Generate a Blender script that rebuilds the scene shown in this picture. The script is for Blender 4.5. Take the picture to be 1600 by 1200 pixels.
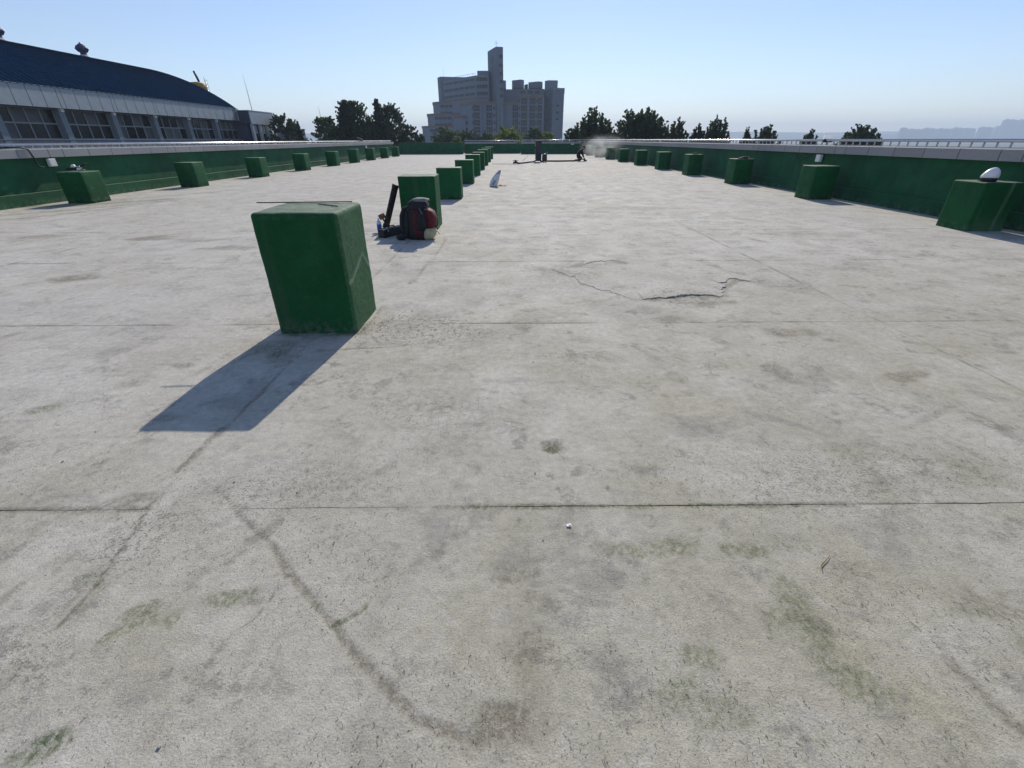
import bpy, bmesh, math, random
import numpy as np
from mathutils import Vector, Matrix, noise as mnoise

for o in list(bpy.data.objects):
    bpy.data.objects.remove(o)
S = bpy.context.scene
COL = S.collection
R = math.radians
rng = random.Random(7)
nr = np.random.RandomState(11)

# ------------------------------------------------------------------ camera
cd = bpy.data.cameras.new('camera')
cam = bpy.data.objects.new('camera', cd)
COL.objects.link(cam)
cd.sensor_width = 36.0
cd.lens = 15.7306
cd.clip_start = 0.05
cd.clip_end = 20000
pitch, yaw, roll, EYE = 0.4999, 0.0058, -0.0033, 1.35
fw = Vector((math.sin(yaw) * math.cos(pitch), math.cos(yaw) * math.cos(pitch), -math.sin(pitch)))
rt = Vector((math.cos(yaw), -math.sin(yaw), 0))
up = rt.cross(fw)
r2 = rt * math.cos(roll) + up * math.sin(roll)
u2 = -rt * math.sin(roll) + up * math.cos(roll)
m = Matrix((r2, u2, -fw)).transposed().to_4x4()
m.translation = (0, 0, EYE)
cam.matrix_world = m
S.camera = cam

# ------------------------------------------------------------------ sky, sun, exposure
SUN_EL, SUN_AZ = R(33.0), R(6.6)          # azimuth to the right of +Y
w = bpy.data.worlds.new('World')
S.world = w
w.use_nodes = True
nt = w.node_tree
nt.nodes.clear()
sky = nt.nodes.new('ShaderNodeTexSky')
sky.sky_type = 'NISHITA'
sky.sun_disc = False
sky.sun_elevation = SUN_EL
sky.sun_rotation = SUN_AZ
sky.altitude = 50
sky.air_density = 1.0
sky.dust_density = 0.1
sky.ozone_density = 3.0
bg = nt.nodes.new('ShaderNodeBackground')
bg.inputs['Strength'].default_value = 0.114
out = nt.nodes.new('ShaderNodeOutputWorld')
tint = nt.nodes.new('ShaderNodeMixRGB')
tint.blend_type = 'MULTIPLY'
tint.inputs[0].default_value = 1.0
tint.inputs[2].default_value = (1.0, .955, 1.02, 1)
nt.links.new(sky.outputs[0], tint.inputs[1])
tc = nt.nodes.new('ShaderNodeTexCoord')
mpp = nt.nodes.new('ShaderNodeMapping')
mpp.inputs['Scale'].default_value = (1.2, 1.2, 5.0)
nt.links.new(tc.outputs['Generated'], mpp.inputs['Vector'])
cn = nt.nodes.new('ShaderNodeTexNoise')
cn.inputs['Scale'].default_value = 2.2
cn.inputs['Detail'].default_value = 7
cn.inputs['Roughness'].default_value = .6
nt.links.new(mpp.outputs[0], cn.inputs['Vector'])
cr_ = nt.nodes.new('ShaderNodeMapRange')
cr_.inputs['From Min'].default_value = .35
cr_.inputs['From Max'].default_value = .75
cr_.inputs['To Min'].default_value = 0.0
cr_.inputs['To Max'].default_value = .16
nt.links.new(cn.outputs['Fac'], cr_.inputs['Value'])
cm = nt.nodes.new('ShaderNodeMixRGB')
cm.inputs[2].default_value = (6.2, 6.6, 7.2, 1)
nt.links.new(cr_.outputs[0], cm.inputs[0])
nt.links.new(tint.outputs[0], cm.inputs[1])
nt.links.new(cm.outputs[0], bg.inputs[0])
nt.links.new(bg.outputs[0], out.inputs[0])

sl = bpy.data.lights.new('sun', 'SUN')
sl.energy = 4.1
sl.angle = R(0.53)
sl.color = (1.0, 0.91, 0.77)
sun = bpy.data.objects.new('sun', sl)
COL.objects.link(sun)
d = Vector((math.sin(SUN_AZ) * math.cos(SUN_EL), math.cos(SUN_AZ) * math.cos(SUN_EL), math.sin(SUN_EL)))
sun.rotation_euler = d.to_track_quat('Z', 'Y').to_euler()
sun.location = d * 60

vs = S.view_settings
S.display_settings.display_device = 'sRGB'
vs.view_transform = 'Standard'
vs.look = 'None'
vs.gamma = 1.0
vs.use_curve_mapping = False
vs.exposure = 0.12
S.render.engine = 'CYCLES'
S.cycles.max_bounces = 6
S.cycles.diffuse_bounces = 3
S.cycles.glossy_bounces = 3
S.cycles.volume_bounces = 1
S.cycles.transparent_max_bounces = 12
S.cycles.use_denoising = True

HAZE_DENSITY = 0.0004

# ------------------------------------------------------------------ node helpers
def new_mat(name):
    mt = bpy.data.materials.new(name)
    mt.use_nodes = True
    n = mt.node_tree
    return mt, n, n.nodes['Principled BSDF']

class NT:
    def __init__(self, tree):
        self.t = tree
        self.geo = None
    def n(self, kind, **kw):
        x = self.t.nodes.new('ShaderNode' + kind)
        for k, v in kw.items():
            setattr(x, k, v)
        return x
    def l(self, a, b):
        self.t.links.new(a, b)
    def pos(self):
        if not self.geo:
            self.geo = self.n('NewGeometry')
        return self.geo.outputs['Position']
    def objco(self):
        return self.n('TexCoord').outputs['Object']
    def mapped(self, vec, scale=(1, 1, 1), rot=(0, 0, 0), loc=(0, 0, 0)):
        mp = self.n('Mapping')
        mp.inputs['Scale'].default_value = scale
        mp.inputs['Rotation'].default_value = rot
        mp.inputs['Location'].default_value = loc
        self.l(vec, mp.inputs['Vector'])
        return mp.outputs[0]
    def noise(self, vec, scale, detail=4, rough=.55, dist=0.0):
        x = self.n('TexNoise')
        x.inputs['Scale'].default_value = scale
        x.inputs['Detail'].default_value = detail
        x.inputs['Roughness'].default_value = rough
        x.inputs['Distortion'].default_value = dist
        self.l(vec, x.inputs['Vector'])
        return x.outputs['Fac']
    def vor(self, vec, scale, feature='F1', rand=1.0):
        x = self.n('TexVoronoi', feature=feature)
        x.inputs['Scale'].default_value = scale
        x.inputs['Randomness'].default_value = rand
        self.l(vec, x.inputs['Vector'])
        return x.outputs['Distance'] if feature != 'F1' else x.outputs['Distance']
    def rng(self, v, a, b, c=0.0, d=1.0, smooth=True):
        x = self.n('MapRange')
        if smooth:
            x.interpolation_type = 'SMOOTHSTEP'
        x.inputs['From Min'].default_value = a
        x.inputs['From Max'].default_value = b
        x.inputs['To Min'].default_value = c
        x.inputs['To Max'].default_value = d
        self.l(v, x.inputs['Value'])
        return x.outputs[0]
    def math(self, op, a, b=None):
        x = self.n('Math', operation=op)
        for i, v in enumerate((a, b)):
            if v is None:
                continue
            if isinstance(v, (int, float)):
                x.inputs[i].default_value = v
            else:
                self.l(v, x.inputs[i])
        return x.outputs[0]
    def mix(self, fac, a, b, mode='MIX'):
        x = self.n('MixRGB', blend_type=mode)
        for i, v in enumerate((fac, a, b)):
            if isinstance(v, (int, float)):
                x.inputs[i].default_value = v
            elif isinstance(v, tuple):
                x.inputs[i].default_value = v if len(v) == 4 else (*v, 1)
            else:
                self.l(v, x.inputs[i])
        return x.outputs[0]
    def attr(self, name):
        x = self.n('Attribute', attribute_name=name)
        return x
    def bump(self, h, dist=.01, strength=1.0, normal=None):
        x = self.n('Bump')
        x.inputs['Strength'].default_value = strength
        x.inputs['Distance'].default_value = dist
        self.l(h, x.inputs['Height'])
        if normal is not None:
            self.l(normal, x.inputs['Normal'])
        return x.outputs[0]

def simple(name, col, rough=.7, metal=0.0, spec=.4, var=.15, scale=6.0, bump=0.0, bscale=60.0):
    mt, t, p = new_mat(name)
    q = NT(t)
    v = q.objco()
    f = q.noise(v, scale, 5)
    a = tuple(c * (1 - var) for c in col)
    b = tuple(min(1, c * (1 + var)) for c in col)
    q.l(q.mix(q.rng(f, .3, .7), a, b), p.inputs['Base Color'])
    p.inputs['Roughness'].default_value = rough
    p.inputs['Metallic'].default_value = metal
    p.inputs['Specular IOR Level'].default_value = spec
    if bump:
        q.l(q.bump(q.noise(v, bscale, 4), bump), p.inputs['Normal'])
    return mt

# ------------------------------------------------------------------ materials
def mat_concrete():
    mt, t, p = new_mat('roof_concrete')
    q = NT(t)
    v = q.pos()
    at = q.attr('wear_and_shade')
    sep = q.n('SeparateColor')
    q.l(at.outputs['Color'], sep.inputs[0])
    dirt, green, pale = sep.outputs[0], sep.outputs[1], sep.outputs[2]
    at2 = q.attr('rough_zone').outputs['Fac']
    big = q.noise(v, .35, 5, .6)
    mid = q.noise(v, 2.2, 6, .62, .4)
    fine = q.noise(v, 22, 6, .7)
    grit = q.noise(v, 160, 3, .7)
    vs_ = q.mapped(v, (2.2, 6.5, 1), (0, 0, R(12)))
    streak = q.noise(vs_, 1.4, 6, .65, .6)
    c = q.mix(q.rng(big, .3, .72), (.495, .472, .425), (.57, .55, .505))
    c = q.mix(q.rng(mid, .35, .75), c, (.42, .402, .36))
    c = q.mix(q.math('MULTIPLY', q.rng(streak, .5, .78), .55), c, (.27, .268, .262))
    c = q.mix(q.math('MULTIPLY', q.rng(streak, .2, .42, 1, 0), .45), c, (.50, .48, .44))
    # warm and cool drift
    hue = q.noise(q.mapped(v, (1, 1, 1), (0, 0, 0), (7, 3, 1)), .8, 4, .6)
    c = q.mix(q.math('MULTIPLY', q.rng(hue, .5, .75), .4), c, (.43, .40, .335))
    c = q.mix(q.math('MULTIPLY', q.rng(hue, .25, .45, 1, 0), .35), c, (.35, .35, .352))
    c = q.mix(q.math('MULTIPLY', at.outputs['Alpha'], q.rng(mid, .25, .7, .34, .70)), c, (.385, .355, .245))
    # scrubbed, scabby skin of the topping
    scn = q.noise(q.mapped(v, (1, 1, 1), (0, 0, 0), (2, 5, 0)), 5.5, 9, .74, .3)
    scrub = q.math('MULTIPLY', q.rng(scn, .545, .64), q.rng(q.noise(v, .9, 4, .6), .36, .62, .25, 1.0))
    c = q.mix(q.math('MULTIPLY', scrub, .62), c, (.21, .20, .172))
    scd = q.noise(q.mapped(v, (1, .8, 1), (0, 0, R(-6)), (12, 3, 0)), 3.1, 10, .78, .2)
    c = q.mix(q.math('MULTIPLY', q.rng(scd, .56, .63), .55), c, (.215, .208, .187))
    pal = q.rng(scn, .44, .36)
    c = q.mix(q.math('MULTIPLY', pal, .5), c, (.52, .50, .455))
    sc3 = q.noise(q.mapped(v, (1, 1.3, 1), (0, 0, R(8)), (9, 1, 0)), 1.7, 9, .72, .5)
    c = q.mix(q.math('MULTIPLY', q.rng(sc3, .54, .66), .42), c, (.215, .212, .20))
    c = q.mix(q.math('MULTIPLY', q.rng(sc3, .43, .34), .35), c, (.52, .495, .445))
    # dust film
    c = q.mix(q.math('MULTIPLY', pale, q.rng(mid, .75, .3, .25, .85)), c, (.52, .512, .488))
    # greenish algae on damp ground, plus the near deck's painted backlit darkness
    brk = q.math('ADD', q.math('MULTIPLY', q.math('SUBTRACT', fine, .5), 1.0), q.math('MULTIPLY', q.math('SUBTRACT', q.noise(v, 6, 8, .72, .4), .5), 1.6))
    brk = q.math('ADD', brk, q.math('MULTIPLY', q.math('SUBTRACT', q.noise(v, 80, 3, .7), .5), .6))
    gm = q.rng(q.math('ADD', green, brk), .16, .80)
    gm = q.math('MULTIPLY', gm, q.rng(green, .02, .12))
    tooth = q.rng(q.noise(q.mapped(v, (48, 36, 1), (0, 0, R(-20))), 1.0, 5, .75, .4), .40, .60, .25, 1.0)
    gm = q.math('MULTIPLY', gm, tooth)
    c = q.mix(q.math('MULTIPLY', gm, .78), c, (.14, .16, .08))
    deep = q.math('MULTIPLY', tooth, q.rng(q.math('ADD', green, q.math('MULTIPLY', brk, .55)), .80, 1.25))
    c = q.mix(q.math('MULTIPLY', deep, .8), c, (.05, .09, .042))
    dm = q.math('MULTIPLY', q.rng(q.math('ADD', dirt, q.math('MULTIPLY', brk, .8)), .15, .8), q.math('MULTIPLY', q.rng(dirt, .02, .12), q.rng(tooth, .2, 1.0, .45, 1.0)))
    c = q.mix(q.math('MULTIPLY', dm, .66), c, (.145, .125, .088))
    deepd = q.rng(q.math('ADD', dirt, q.math('MULTIPLY', q.math('SUBTRACT', fine, .5), .35)), .86, 1.1)
    c = q.mix(q.math('MULTIPLY', deepd, .8), c, (.045, .045, .035))
    # scattered scratches and pitting with its cast shadow painted dark, thicker in worn patches
    patch = q.noise(q.mapped(v, (1, 1.5, 1), (0, 0, 0), (3, 9, 2)), 1.1, 5, .6)
    wz = q.math('ADD', q.rng(patch, .42, .68), at2)
    sc1 = q.noise(q.mapped(v, (78, 34, 1), (0, 0, R(-9))), 1.0, 5, .72, .9)
    sc2 = q.noise(q.mapped(v, (95, 40, 1), (0, 0, R(24))), 1.0, 2, .6, .8)
    sc4 = q.noise(q.mapped(v, (120, 75, 1), (0, 0, R(14)), (4, 4, 0)), 1.0, 5, .75, .6)
    pits_and_shadows = q.math('MAXIMUM', q.rng(sc4, .61, .70), q.rng(sc1, .625, .71))
    pits_and_shadows = q.math('MAXIMUM', pits_and_shadows, q.math('MULTIPLY', q.rng(sc2, .66, .72), .8))
    pits_and_shadows = q.math('MULTIPLY', pits_and_shadows, q.math('MINIMUM', q.math('ADD', q.math('MULTIPLY', wz, .85), .12), 1.0))
    c = q.mix(q.math('MULTIPLY', pits_and_shadows, .60), c, (.12, .115, .085))
    spk = q.vor(v, 16)
    spm = q.math('MULTIPLY', q.rng(spk, .035, .055, 1, 0), q.rng(q.noise(v, 5, 2), .5, .6))
    c = q.mix(q.math('MULTIPLY', spm, .8), c, (.04, .045, .03))
    fl = q.math('ADD', q.math('MULTIPLY', q.noise(v, 24, 9, .8), .6), q.math('MULTIPLY', q.noise(v, 95, 4, .75), .4))
    flm = q.math('MULTIPLY', q.rng(fl, .515, .60), q.rng(at2, .08, .8))
    c = q.mix(q.math('MULTIPLY', flm, .50), c, (.17, .16, .12))  # dark flecks paint the small shadows of the flaking topping
    # exposed sand grains
    g = q.math('MULTIPLY', q.rng(grit, .3, .7, .78, 1.2, False), q.rng(fine, .28, .72, .80, 1.19, False))
    gc = q.n('CombineColor')
    for i in range(3):
        q.l(g, gc.inputs[i])
    c = q.mix(.85, c, gc.outputs[0], 'MULTIPLY')
    wg = q.vor(v, 75)
    c = q.mix(q.math('MULTIPLY', q.rng(wg, .10, .16, 1, 0), .35), c, (.62, .60, .56))
    q.l(c, p.inputs['Base Color'])
    q.l(q.rng(mid, .3, .7, .78, .90), p.inputs['Roughness'])
    p.inputs['Specular IOR Level'].default_value = .13
    h = q.math('ADD', q.math('MULTIPLY', mid, .05), q.math('MULTIPLY', fine, .40))
    h = q.math('SUBTRACT', h, q.math('MULTIPLY', pits_and_shadows, .45))
    h = q.math('SUBTRACT', h, q.math('MULTIPLY', flm, .6))
    h = q.math('SUBTRACT', h, q.math('MULTIPLY', dm, .10))
    h = q.math('SUBTRACT', h, q.math('MULTIPLY', scrub, .10))
    h = q.math('ADD', h, q.math('MULTIPLY', grit, .22))
    q.l(q.bump(h, .011, .9), p.inputs['Normal'])
    return mt

def mat_green(name, dusty=.5, tint=(.0065, .086, .027), objspace=False):
    mt, t, p = new_mat(name)
    q = NT(t)
    v = q.pos()
    a = q.noise(v, 2.0, 6, .6)
    b = q.noise(v, 35, 5, .65)
    col = q.mix(q.rng(a, .3, .7), tuple(x * .8 for x in tint), tuple(x * 1.22 for x in tint))
    col = q.mix(q.math('MULTIPLY', q.rng(b, .5, .75), .25), col, (.03, .13, .062))
    ch = q.noise(v, 60, 4, .75)
    col = q.mix(q.math('MULTIPLY', q.rng(ch, .50, .68), .10), col, (.085, .17, .09))
    # runs of dirt down the faces
    run = q.noise(q.mapped(v, (7, 7, .5)), 1.0, 5, .6)
    col = q.mix(q.math('MULTIPLY', q.rng(run, .52, .72), .42), col, (.05, .10, .06))
    sc = q.attr('scuff_and_sun').outputs['Fac']
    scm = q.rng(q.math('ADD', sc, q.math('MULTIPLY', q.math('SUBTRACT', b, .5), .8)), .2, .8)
    col = q.mix(q.math('MULTIPLY', scm, .75), col, (.085, .185, .092))  # scuffs, and the sun painted on the nearest plinth's flank
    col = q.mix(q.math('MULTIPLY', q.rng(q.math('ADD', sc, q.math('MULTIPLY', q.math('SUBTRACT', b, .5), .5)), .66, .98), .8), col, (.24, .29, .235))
    # chips that show the bare render, and paler patched areas
    cp = q.noise(v, 7, 8, .7, .4)
    chip = q.math('MULTIPLY', q.rng(cp, .655, .675), q.rng(q.noise(v, 1.3, 3), .45, .6))
    col = q.mix(q.math('MULTIPLY', chip, .6), col, (.20, .22, .17))
    pat = q.noise(q.mapped(v, (1.2, 1.2, 2.2), (0, 0, 0), (5, 2, 7)), 1.6, 5, .6)
    col = q.mix(q.math('MULTIPLY', q.rng(pat, .52, .66), .35), col, (.028, .135, .058))
    # settled dust on upward faces
    if not q.geo:
        q.pos()
    sepn = q.n('SeparateXYZ')
    q.l(q.geo.outputs['Normal'], sepn.inputs[0])
    upm = q.rng(sepn.outputs[2], .55, .95)
    dm = q.math('MULTIPLY', upm, q.rng(q.noise(v, 9, 5, .65), .3, .7, dusty * .45, dusty))
    col = q.mix(dm, col, (.25, .30, .235))
    # grey splash of cement dust at the foot
    sz = q.n('SeparateXYZ')
    q.l(v, sz.inputs[0])
    foot = q.math('MULTIPLY', q.rng(sz.outputs[2], .0, .17, 1, 0), q.rng(q.noise(v, 11, 5, .7), .42, .62))
    col = q.mix(q.math('MULTIPLY', foot, .5), col, (.19, .20, .15))
    q.l(col, p.inputs['Base Color'])
    p.inputs['Roughness'].default_value = .62
    p.inputs['Specular IOR Level'].default_value = .15
    hb = q.math('ADD', q.noise(v, 70, 5, .75), q.math('MULTIPLY', q.noise(v, 11, 5, .6), .9))
    q.l(q.bump(hb, .011, 1.0), p.inputs['Normal'])
    return mt

M = {}
M['concrete'] = mat_concrete()
M['green'] = mat_green('green_waterproof_paint', .8)
M['green_wall'] = mat_green('green_wall_paint', .6, (.010, .088, .038))
M['dark_joint'] = simple('joint_dirt', (.17, .16, .125), .95, var=.4, scale=25, bump=.004)
M['coping'] = simple('grey_granite', (.29, .29, .30), .6, var=.10, scale=40, bump=.001, bscale=200)
M['coping2'] = simple('warm_granite', (.27, .262, .262), .6, var=.10, scale=40, bump=.001, bscale=200)
M['steel'] = simple('brushed_steel', (.62, .63, .65), .27, 1.0, var=.05, scale=3)
M['steel_dull'] = simple('dull_steel', (.38, .39, .41), .45, 1.0, var=.1, scale=3)
M['white'] = simple('white_plastic', (.74, .74, .73), .4, var=.06)
M['helmet_white'] = simple('white_helmet_shell', (.78, .77, .80), .3, var=.03)
M['black'] = simple('black_plastic', (.018, .018, .02), .5, var=.3)
M['black_fabric'] = simple('black_nylon', (.02, .02, .024), .85, var=.3, scale=30, bump=.003, bscale=120)
M['grey_fabric'] = simple('grey_nylon', (.16, .165, .17), .8, var=.2, scale=30, bump=.002, bscale=150)
M['maroon'] = simple('maroon_nylon', (.075, .014, .019), .8, var=.25, scale=25, bump=.003, bscale=120)
M['red'] = simple('red_nylon', (.11, .010, .018), .75, var=.25, scale=25, bump=.003, bscale=120)
M['cream'] = simple('cream_mesh', (.42, .39, .25), .85, var=.2, scale=40, bump=.002)
M['brown'] = simple('brown_wood', (.15, .075, .04), .7, var=.3, scale=20)
M['blue_label'] = simple('blue_label', (.03, .10, .42), .5, var=.15)
M['bottle'] = simple('clear_bottle', (.45, .55, .66), .15, var=.05)
M['sack'] = simple('pale_plastic_sack', (.62, .63, .62), .5, var=.12, scale=12, bump=.006, bscale=14)
M['sack_print'] = simple('blue_print', (.30, .34, .50), .5, var=.15, scale=30)
M['orange'] = simple('orange_cloth', (.50, .24, .05), .85, var=.3, scale=20, bump=.004)
M['rubber'] = simple('black_rubber', (.012, .012, .013), .7, var=.2)
M['machine'] = simple('dark_machine_paint', (.016, .018, .026), .5, var=.25)
M['paper'] = simple('white_paper', (.82, .80, .84), .8, var=.03)
M['twig'] = simple('dry_twig', (.22, .12, .06), .9, var=.25)
M['cloth_dark'] = simple('dark_work_clothes', (.012, .012, .015), .9, var=.3, scale=12)
M['skin'] = simple('skin', (.35, .20, .14), .6, var=.08)
M['cap'] = simple('black_cap', (.015, .015, .018), .8, var=.2)
M['fascia'] = simple('grey_metal_panel', (.38, .42, .45), .5, spec=.3, var=.05, scale=1.2)
M['gym_wall'] = simple('grey_render', (.22, .235, .26), .8, var=.1, scale=1.5)
M['gym_frame'] = simple('grey_window_frame', (.26, .28, .30), .6, var=.06)
M['column'] = simple('pale_grey_column', (.20, .235, .27), .6, var=.08)
M['pane_dark'] = simple('dark_glass', (.012, .014, .017), .2, spec=.2, var=.3, scale=.8)
M['pane_blind'] = simple('blind_behind_glass', (.10, .10, .105), .5, spec=.2, var=.15, scale=.7)
M['roof_blue'] = simple('blue_steel_roof', (.0025, .018, .052), .8, spec=0.0, var=.12, scale=.5)
M['vent_blue'] = simple('blue_vent_paint', (.03, .045, .13), .5, var=.15)
M['vent_collar'] = simple('pale_vent_collar', (.45, .46, .5), .6, var=.1)
M['yellow'] = simple('ochre_tank', (.36, .21, .03), .6, var=.15, scale=2)
M['annex'] = simple('pale_annex_panel', (.40, .44, .48), .55, var=.04, scale=1)
M['annex_dark'] = simple('shaded_recess', (.05, .06, .095), .7, var=.12, scale=1)  # dark colour holds the shade of the annex side; also backs the eave
M['grey_box'] = simple('grey_cladding', (.21, .21, .23), .7, var=.15, scale=2)
M['apt'] = simple('pale_apartment_render', (.15, .18, .24), .85, var=.07, scale=.25)
M['apt2'] = simple('grey_apartment_render', (.11, .138, .19), .85, var=.07, scale=.25)
M['tile'] = simple('brown_roof_tile', (.16, .115, .10), .85, var=.15, scale=.8)
M['tile_red'] = simple('red_roof_tile', (.20, .09, .085), .85, var=.15, scale=.8)
M['apt_glass'] = simple('apartment_glass', (.004, .008, .014), .3, spec=.2, var=.6, scale=.25)
M['apt_frame'] = simple('apartment_frame', (.15, .175, .22), .7, var=.04)
M['far_wall'] = simple('far_city_render', (.25, .26, .28), .9, var=.08, scale=.05)
M['shed_roof'] = simple('white_shed_roof', (.70, .71, .74), .7, var=.05, scale=.1)
M['bark'] = simple('bark', (.075, .06, .045), .95, var=.3, scale=8, bump=.02, bscale=20)

def mat_leaf(name, col, trans=.25):
    mt, t, p = new_mat(name)
    q = NT(t)
    v = q.pos()
    f = q.noise(v, 1.1, 4, .6)
    g = q.noise(v, 9.0, 2, .6)
    c = q.mix(q.rng(f, .3, .7), tuple(x * .6 for x in col), tuple(x * 1.35 for x in col))
    c = q.mix(q.math('MULTIPLY', q.rng(g, .5, .7), .35), c, (col[0] * 1.6, col[1] * 1.5, col[2] * 1.1))
    q.l(c, p.inputs['Base Color'])
    p.inputs['Roughness'].default_value = .6
    p.inputs['Specular IOR Level'].default_value = .25
    if trans:
        tr = q.n('BsdfTranslucent')
        q.l(c, tr.inputs['Color'])
        mx = q.n('MixShader')
        mx.inputs[0].default_value = trans
        q.l(p.outputs[0], mx.inputs[1])
        q.l(tr.outputs[0], mx.inputs[2])
        q.l(mx.outputs[0], t.nodes['Material Output'].inputs['Surface'])
    return mt
M['leaf_dark'] = mat_leaf('dark_leaves', (.05, .08, .032), .34)
M['leaf_mid'] = mat_leaf('mid_green_leaves', (.07, .115, .036), .36)
M['leaf_conifer'] = mat_leaf('dark_needles', (.03, .05, .03), .2)
M['leaf_bright'] = mat_leaf('bright_leaves', (.17, .22, .03), .5)
M['leaf_olive'] = mat_leaf('olive_leaves', (.075, .115, .035), .38)

def mat_terrain():
    mt, t, p = new_mat('terrain_ground')
    q = NT(t)
    v = q.pos()
    a = q.noise(v, .012, 6, .6)
    b = q.noise(v, .15, 5, .6)
    c = q.mix(q.rng(a, .4, .6), (.07, .085, .045), (.17, .165, .15))
    c = q.mix(q.rng(b, .45, .65), c, (.055, .07, .035))
    q.l(c, p.inputs['Base Color'])
    p.inputs['Roughness'].default_value = .95
    return mt
M['terrain'] = mat_terrain()
M['hill'] = simple('wooded_hill', (.05, .065, .04), .95, var=.3, scale=.02)

# ------------------------------------------------------------------ mesh helpers
class MB:
    def __init__(self):
        self.v, self.f, self.mi = [], [], []
    def add(self, verts, faces, mi=0):
        o = len(self.v)
        self.v += [tuple(x) for x in verts]
        self.f += [tuple(i + o for i in f) for f in faces]
        self.mi += [mi] * len(faces)
    def box(self, c, s, mi=0, rz=0.0, mat=None):
        x, y, z = s[0] / 2, s[1] / 2, s[2] / 2
        vs_ = [Vector((a * x, b * y, e * z)) for e in (-1, 1) for b in (-1, 1) for a in (-1, 1)]
        rot = mat if mat is not None else Matrix.Rotation(rz, 3, 'Z')
        vs_ = [rot @ q_ + Vector(c) for q_ in vs_]
        self.add(vs_, [(0, 2, 3, 1), (4, 5, 7, 6), (0, 1, 5, 4), (2, 6, 7, 3), (0, 4, 6, 2), (1, 3, 7, 5)], mi)
    def tube(self, pts, rad, seg=8, mi=0, caps=True):
        pts = [Vector(p_) for p_ in pts]
        n = len(pts)
        rads = rad if isinstance(rad, (list, tuple)) else [rad] * n
        rings = []
        ref = None
        for i in range(n):
            t_ = (pts[min(i + 1, n - 1)] - pts[max(i - 1, 0)]).normalized()
            if ref is None:
                ref = Vector((0, 0, 1)) if abs(t_.z) < .9 else Vector((1, 0, 0))
            a = t_.cross(ref)
            if a.length < 1e-4:
                a = t_.cross(Vector((0, 1, 0)))
            a.normalize()
            b = a.cross(t_).normalized()
            ref = b
            rings.append([pts[i] + (a * math.cos(2 * math.pi * k / seg) + b * math.sin(2 * math.pi * k / seg)) * rads[i] for k in range(seg)])
        vv = [p_ for r_ in rings for p_ in r_]
        ff = []
        for i in range(n - 1):
            for k in range(seg):
                k2 = (k + 1) % seg
                ff.append((i * seg + k, (i + 1) * seg + k, (i + 1) * seg + k2, i * seg + k2))
        if caps:
            ff.append(tuple(range(seg)))
            ff.append(tuple((n - 1) * seg + k for k in reversed(range(seg))))
        self.add(vv, ff, mi)
    def lathe(self, prof, c=(0, 0, 0), seg=16, mi=0, sx=1.0, sy=1.0, mat=None):
        vv = []
        for r_, z_ in prof:
            for k in range(seg):
                a = 2 * math.pi * k / seg
                p_ = Vector((r_ * math.cos(a) * sx, r_ * math.sin(a) * sy, z_))
                if mat is not None:
                    p_ = mat @ p_
                vv.append(p_ + Vector(c))
        ff = []
        for i in range(len(prof) - 1):
            for k in range(seg):
                k2 = (k + 1) % seg
                ff.append((i * seg + k, i * seg + k2, (i + 1) * seg + k2, (i + 1) * seg + k))
        ff.append(tuple(reversed(range(seg))))
        ff.append(tuple((len(prof) - 1) * seg + k for k in range(seg)))
        self.add(vv, ff, mi)
    def prism(self, poly, z0, z1, mi=0):
        n = len(poly)
        a = sum(poly[i][0] * poly[(i + 1) % n][1] - poly[(i + 1) % n][0] * poly[i][1] for i in range(n))
        if a < 0:
            poly = poly[::-1]
        vv = [(x, y, z0) for x, y in poly] + [(x, y, z1) for x, y in poly]
        ff = [tuple(reversed(range(n))), tuple(range(n, 2 * n))]
        ff += [(i, (i + 1) % n, n + (i + 1) % n, n + i) for i in range(n)]
        self.add(vv, ff, mi)
    def mesh(self, name, mats, smooth=False):
        me = bpy.data.meshes.new(name)
        me.from_pydata(self.v, [], self.f)
        for mt in (mats if isinstance(mats, (list, tuple)) else [mats]):
            me.materials.append(mt)
        if len(set(self.mi)) > 1:
            me.polygons.foreach_set('material_index', self.mi)
        if smooth:
            me.polygons.foreach_set('use_smooth', [True] * len(me.polygons))
        me.update()
        return me
    def build(self, name, mats, parent=None, smooth=False, bevel=0.0):
        me = self.mesh(name, mats, smooth)
        if bevel:
            bm = bmesh.new()
            bm.from_mesh(me)
            bmesh.ops.bevel(bm, geom=[e for e in bm.edges if len(e.link_faces) == 2 and e.calc_face_angle(0) > .6],
                            offset=bevel, segments=2, affect='EDGES', profile=.5)
            bm.to_mesh(me)
            bm.free()
        return link(name, me, parent)

def link(name, me, parent=None, loc=None, rz=0.0):
    o = bpy.data.objects.new(name, me)
    COL.objects.link(o)
    if parent is not None:
        o.parent = parent
    if loc is not None:
        o.location = loc
    if rz:
        o.rotation_euler = (0, 0, rz)
    return o

def tag(o, label=None, cat=None, group=None, kind=None):
    if label: o['label'] = label
    if cat: o['category'] = cat
    if group: o['group'] = group
    if kind: o['kind'] = kind
    return o

def thing(name, label, cat, loc=(0, 0, 0), rz=0.0, group=None):
    o = bpy.data.objects.new(name, None)
    o.empty_display_size = .1
    COL.objects.link(o)
    o.location = loc
    o.rotation_euler = (0, 0, rz)
    return tag(o, label, cat, group)

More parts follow.
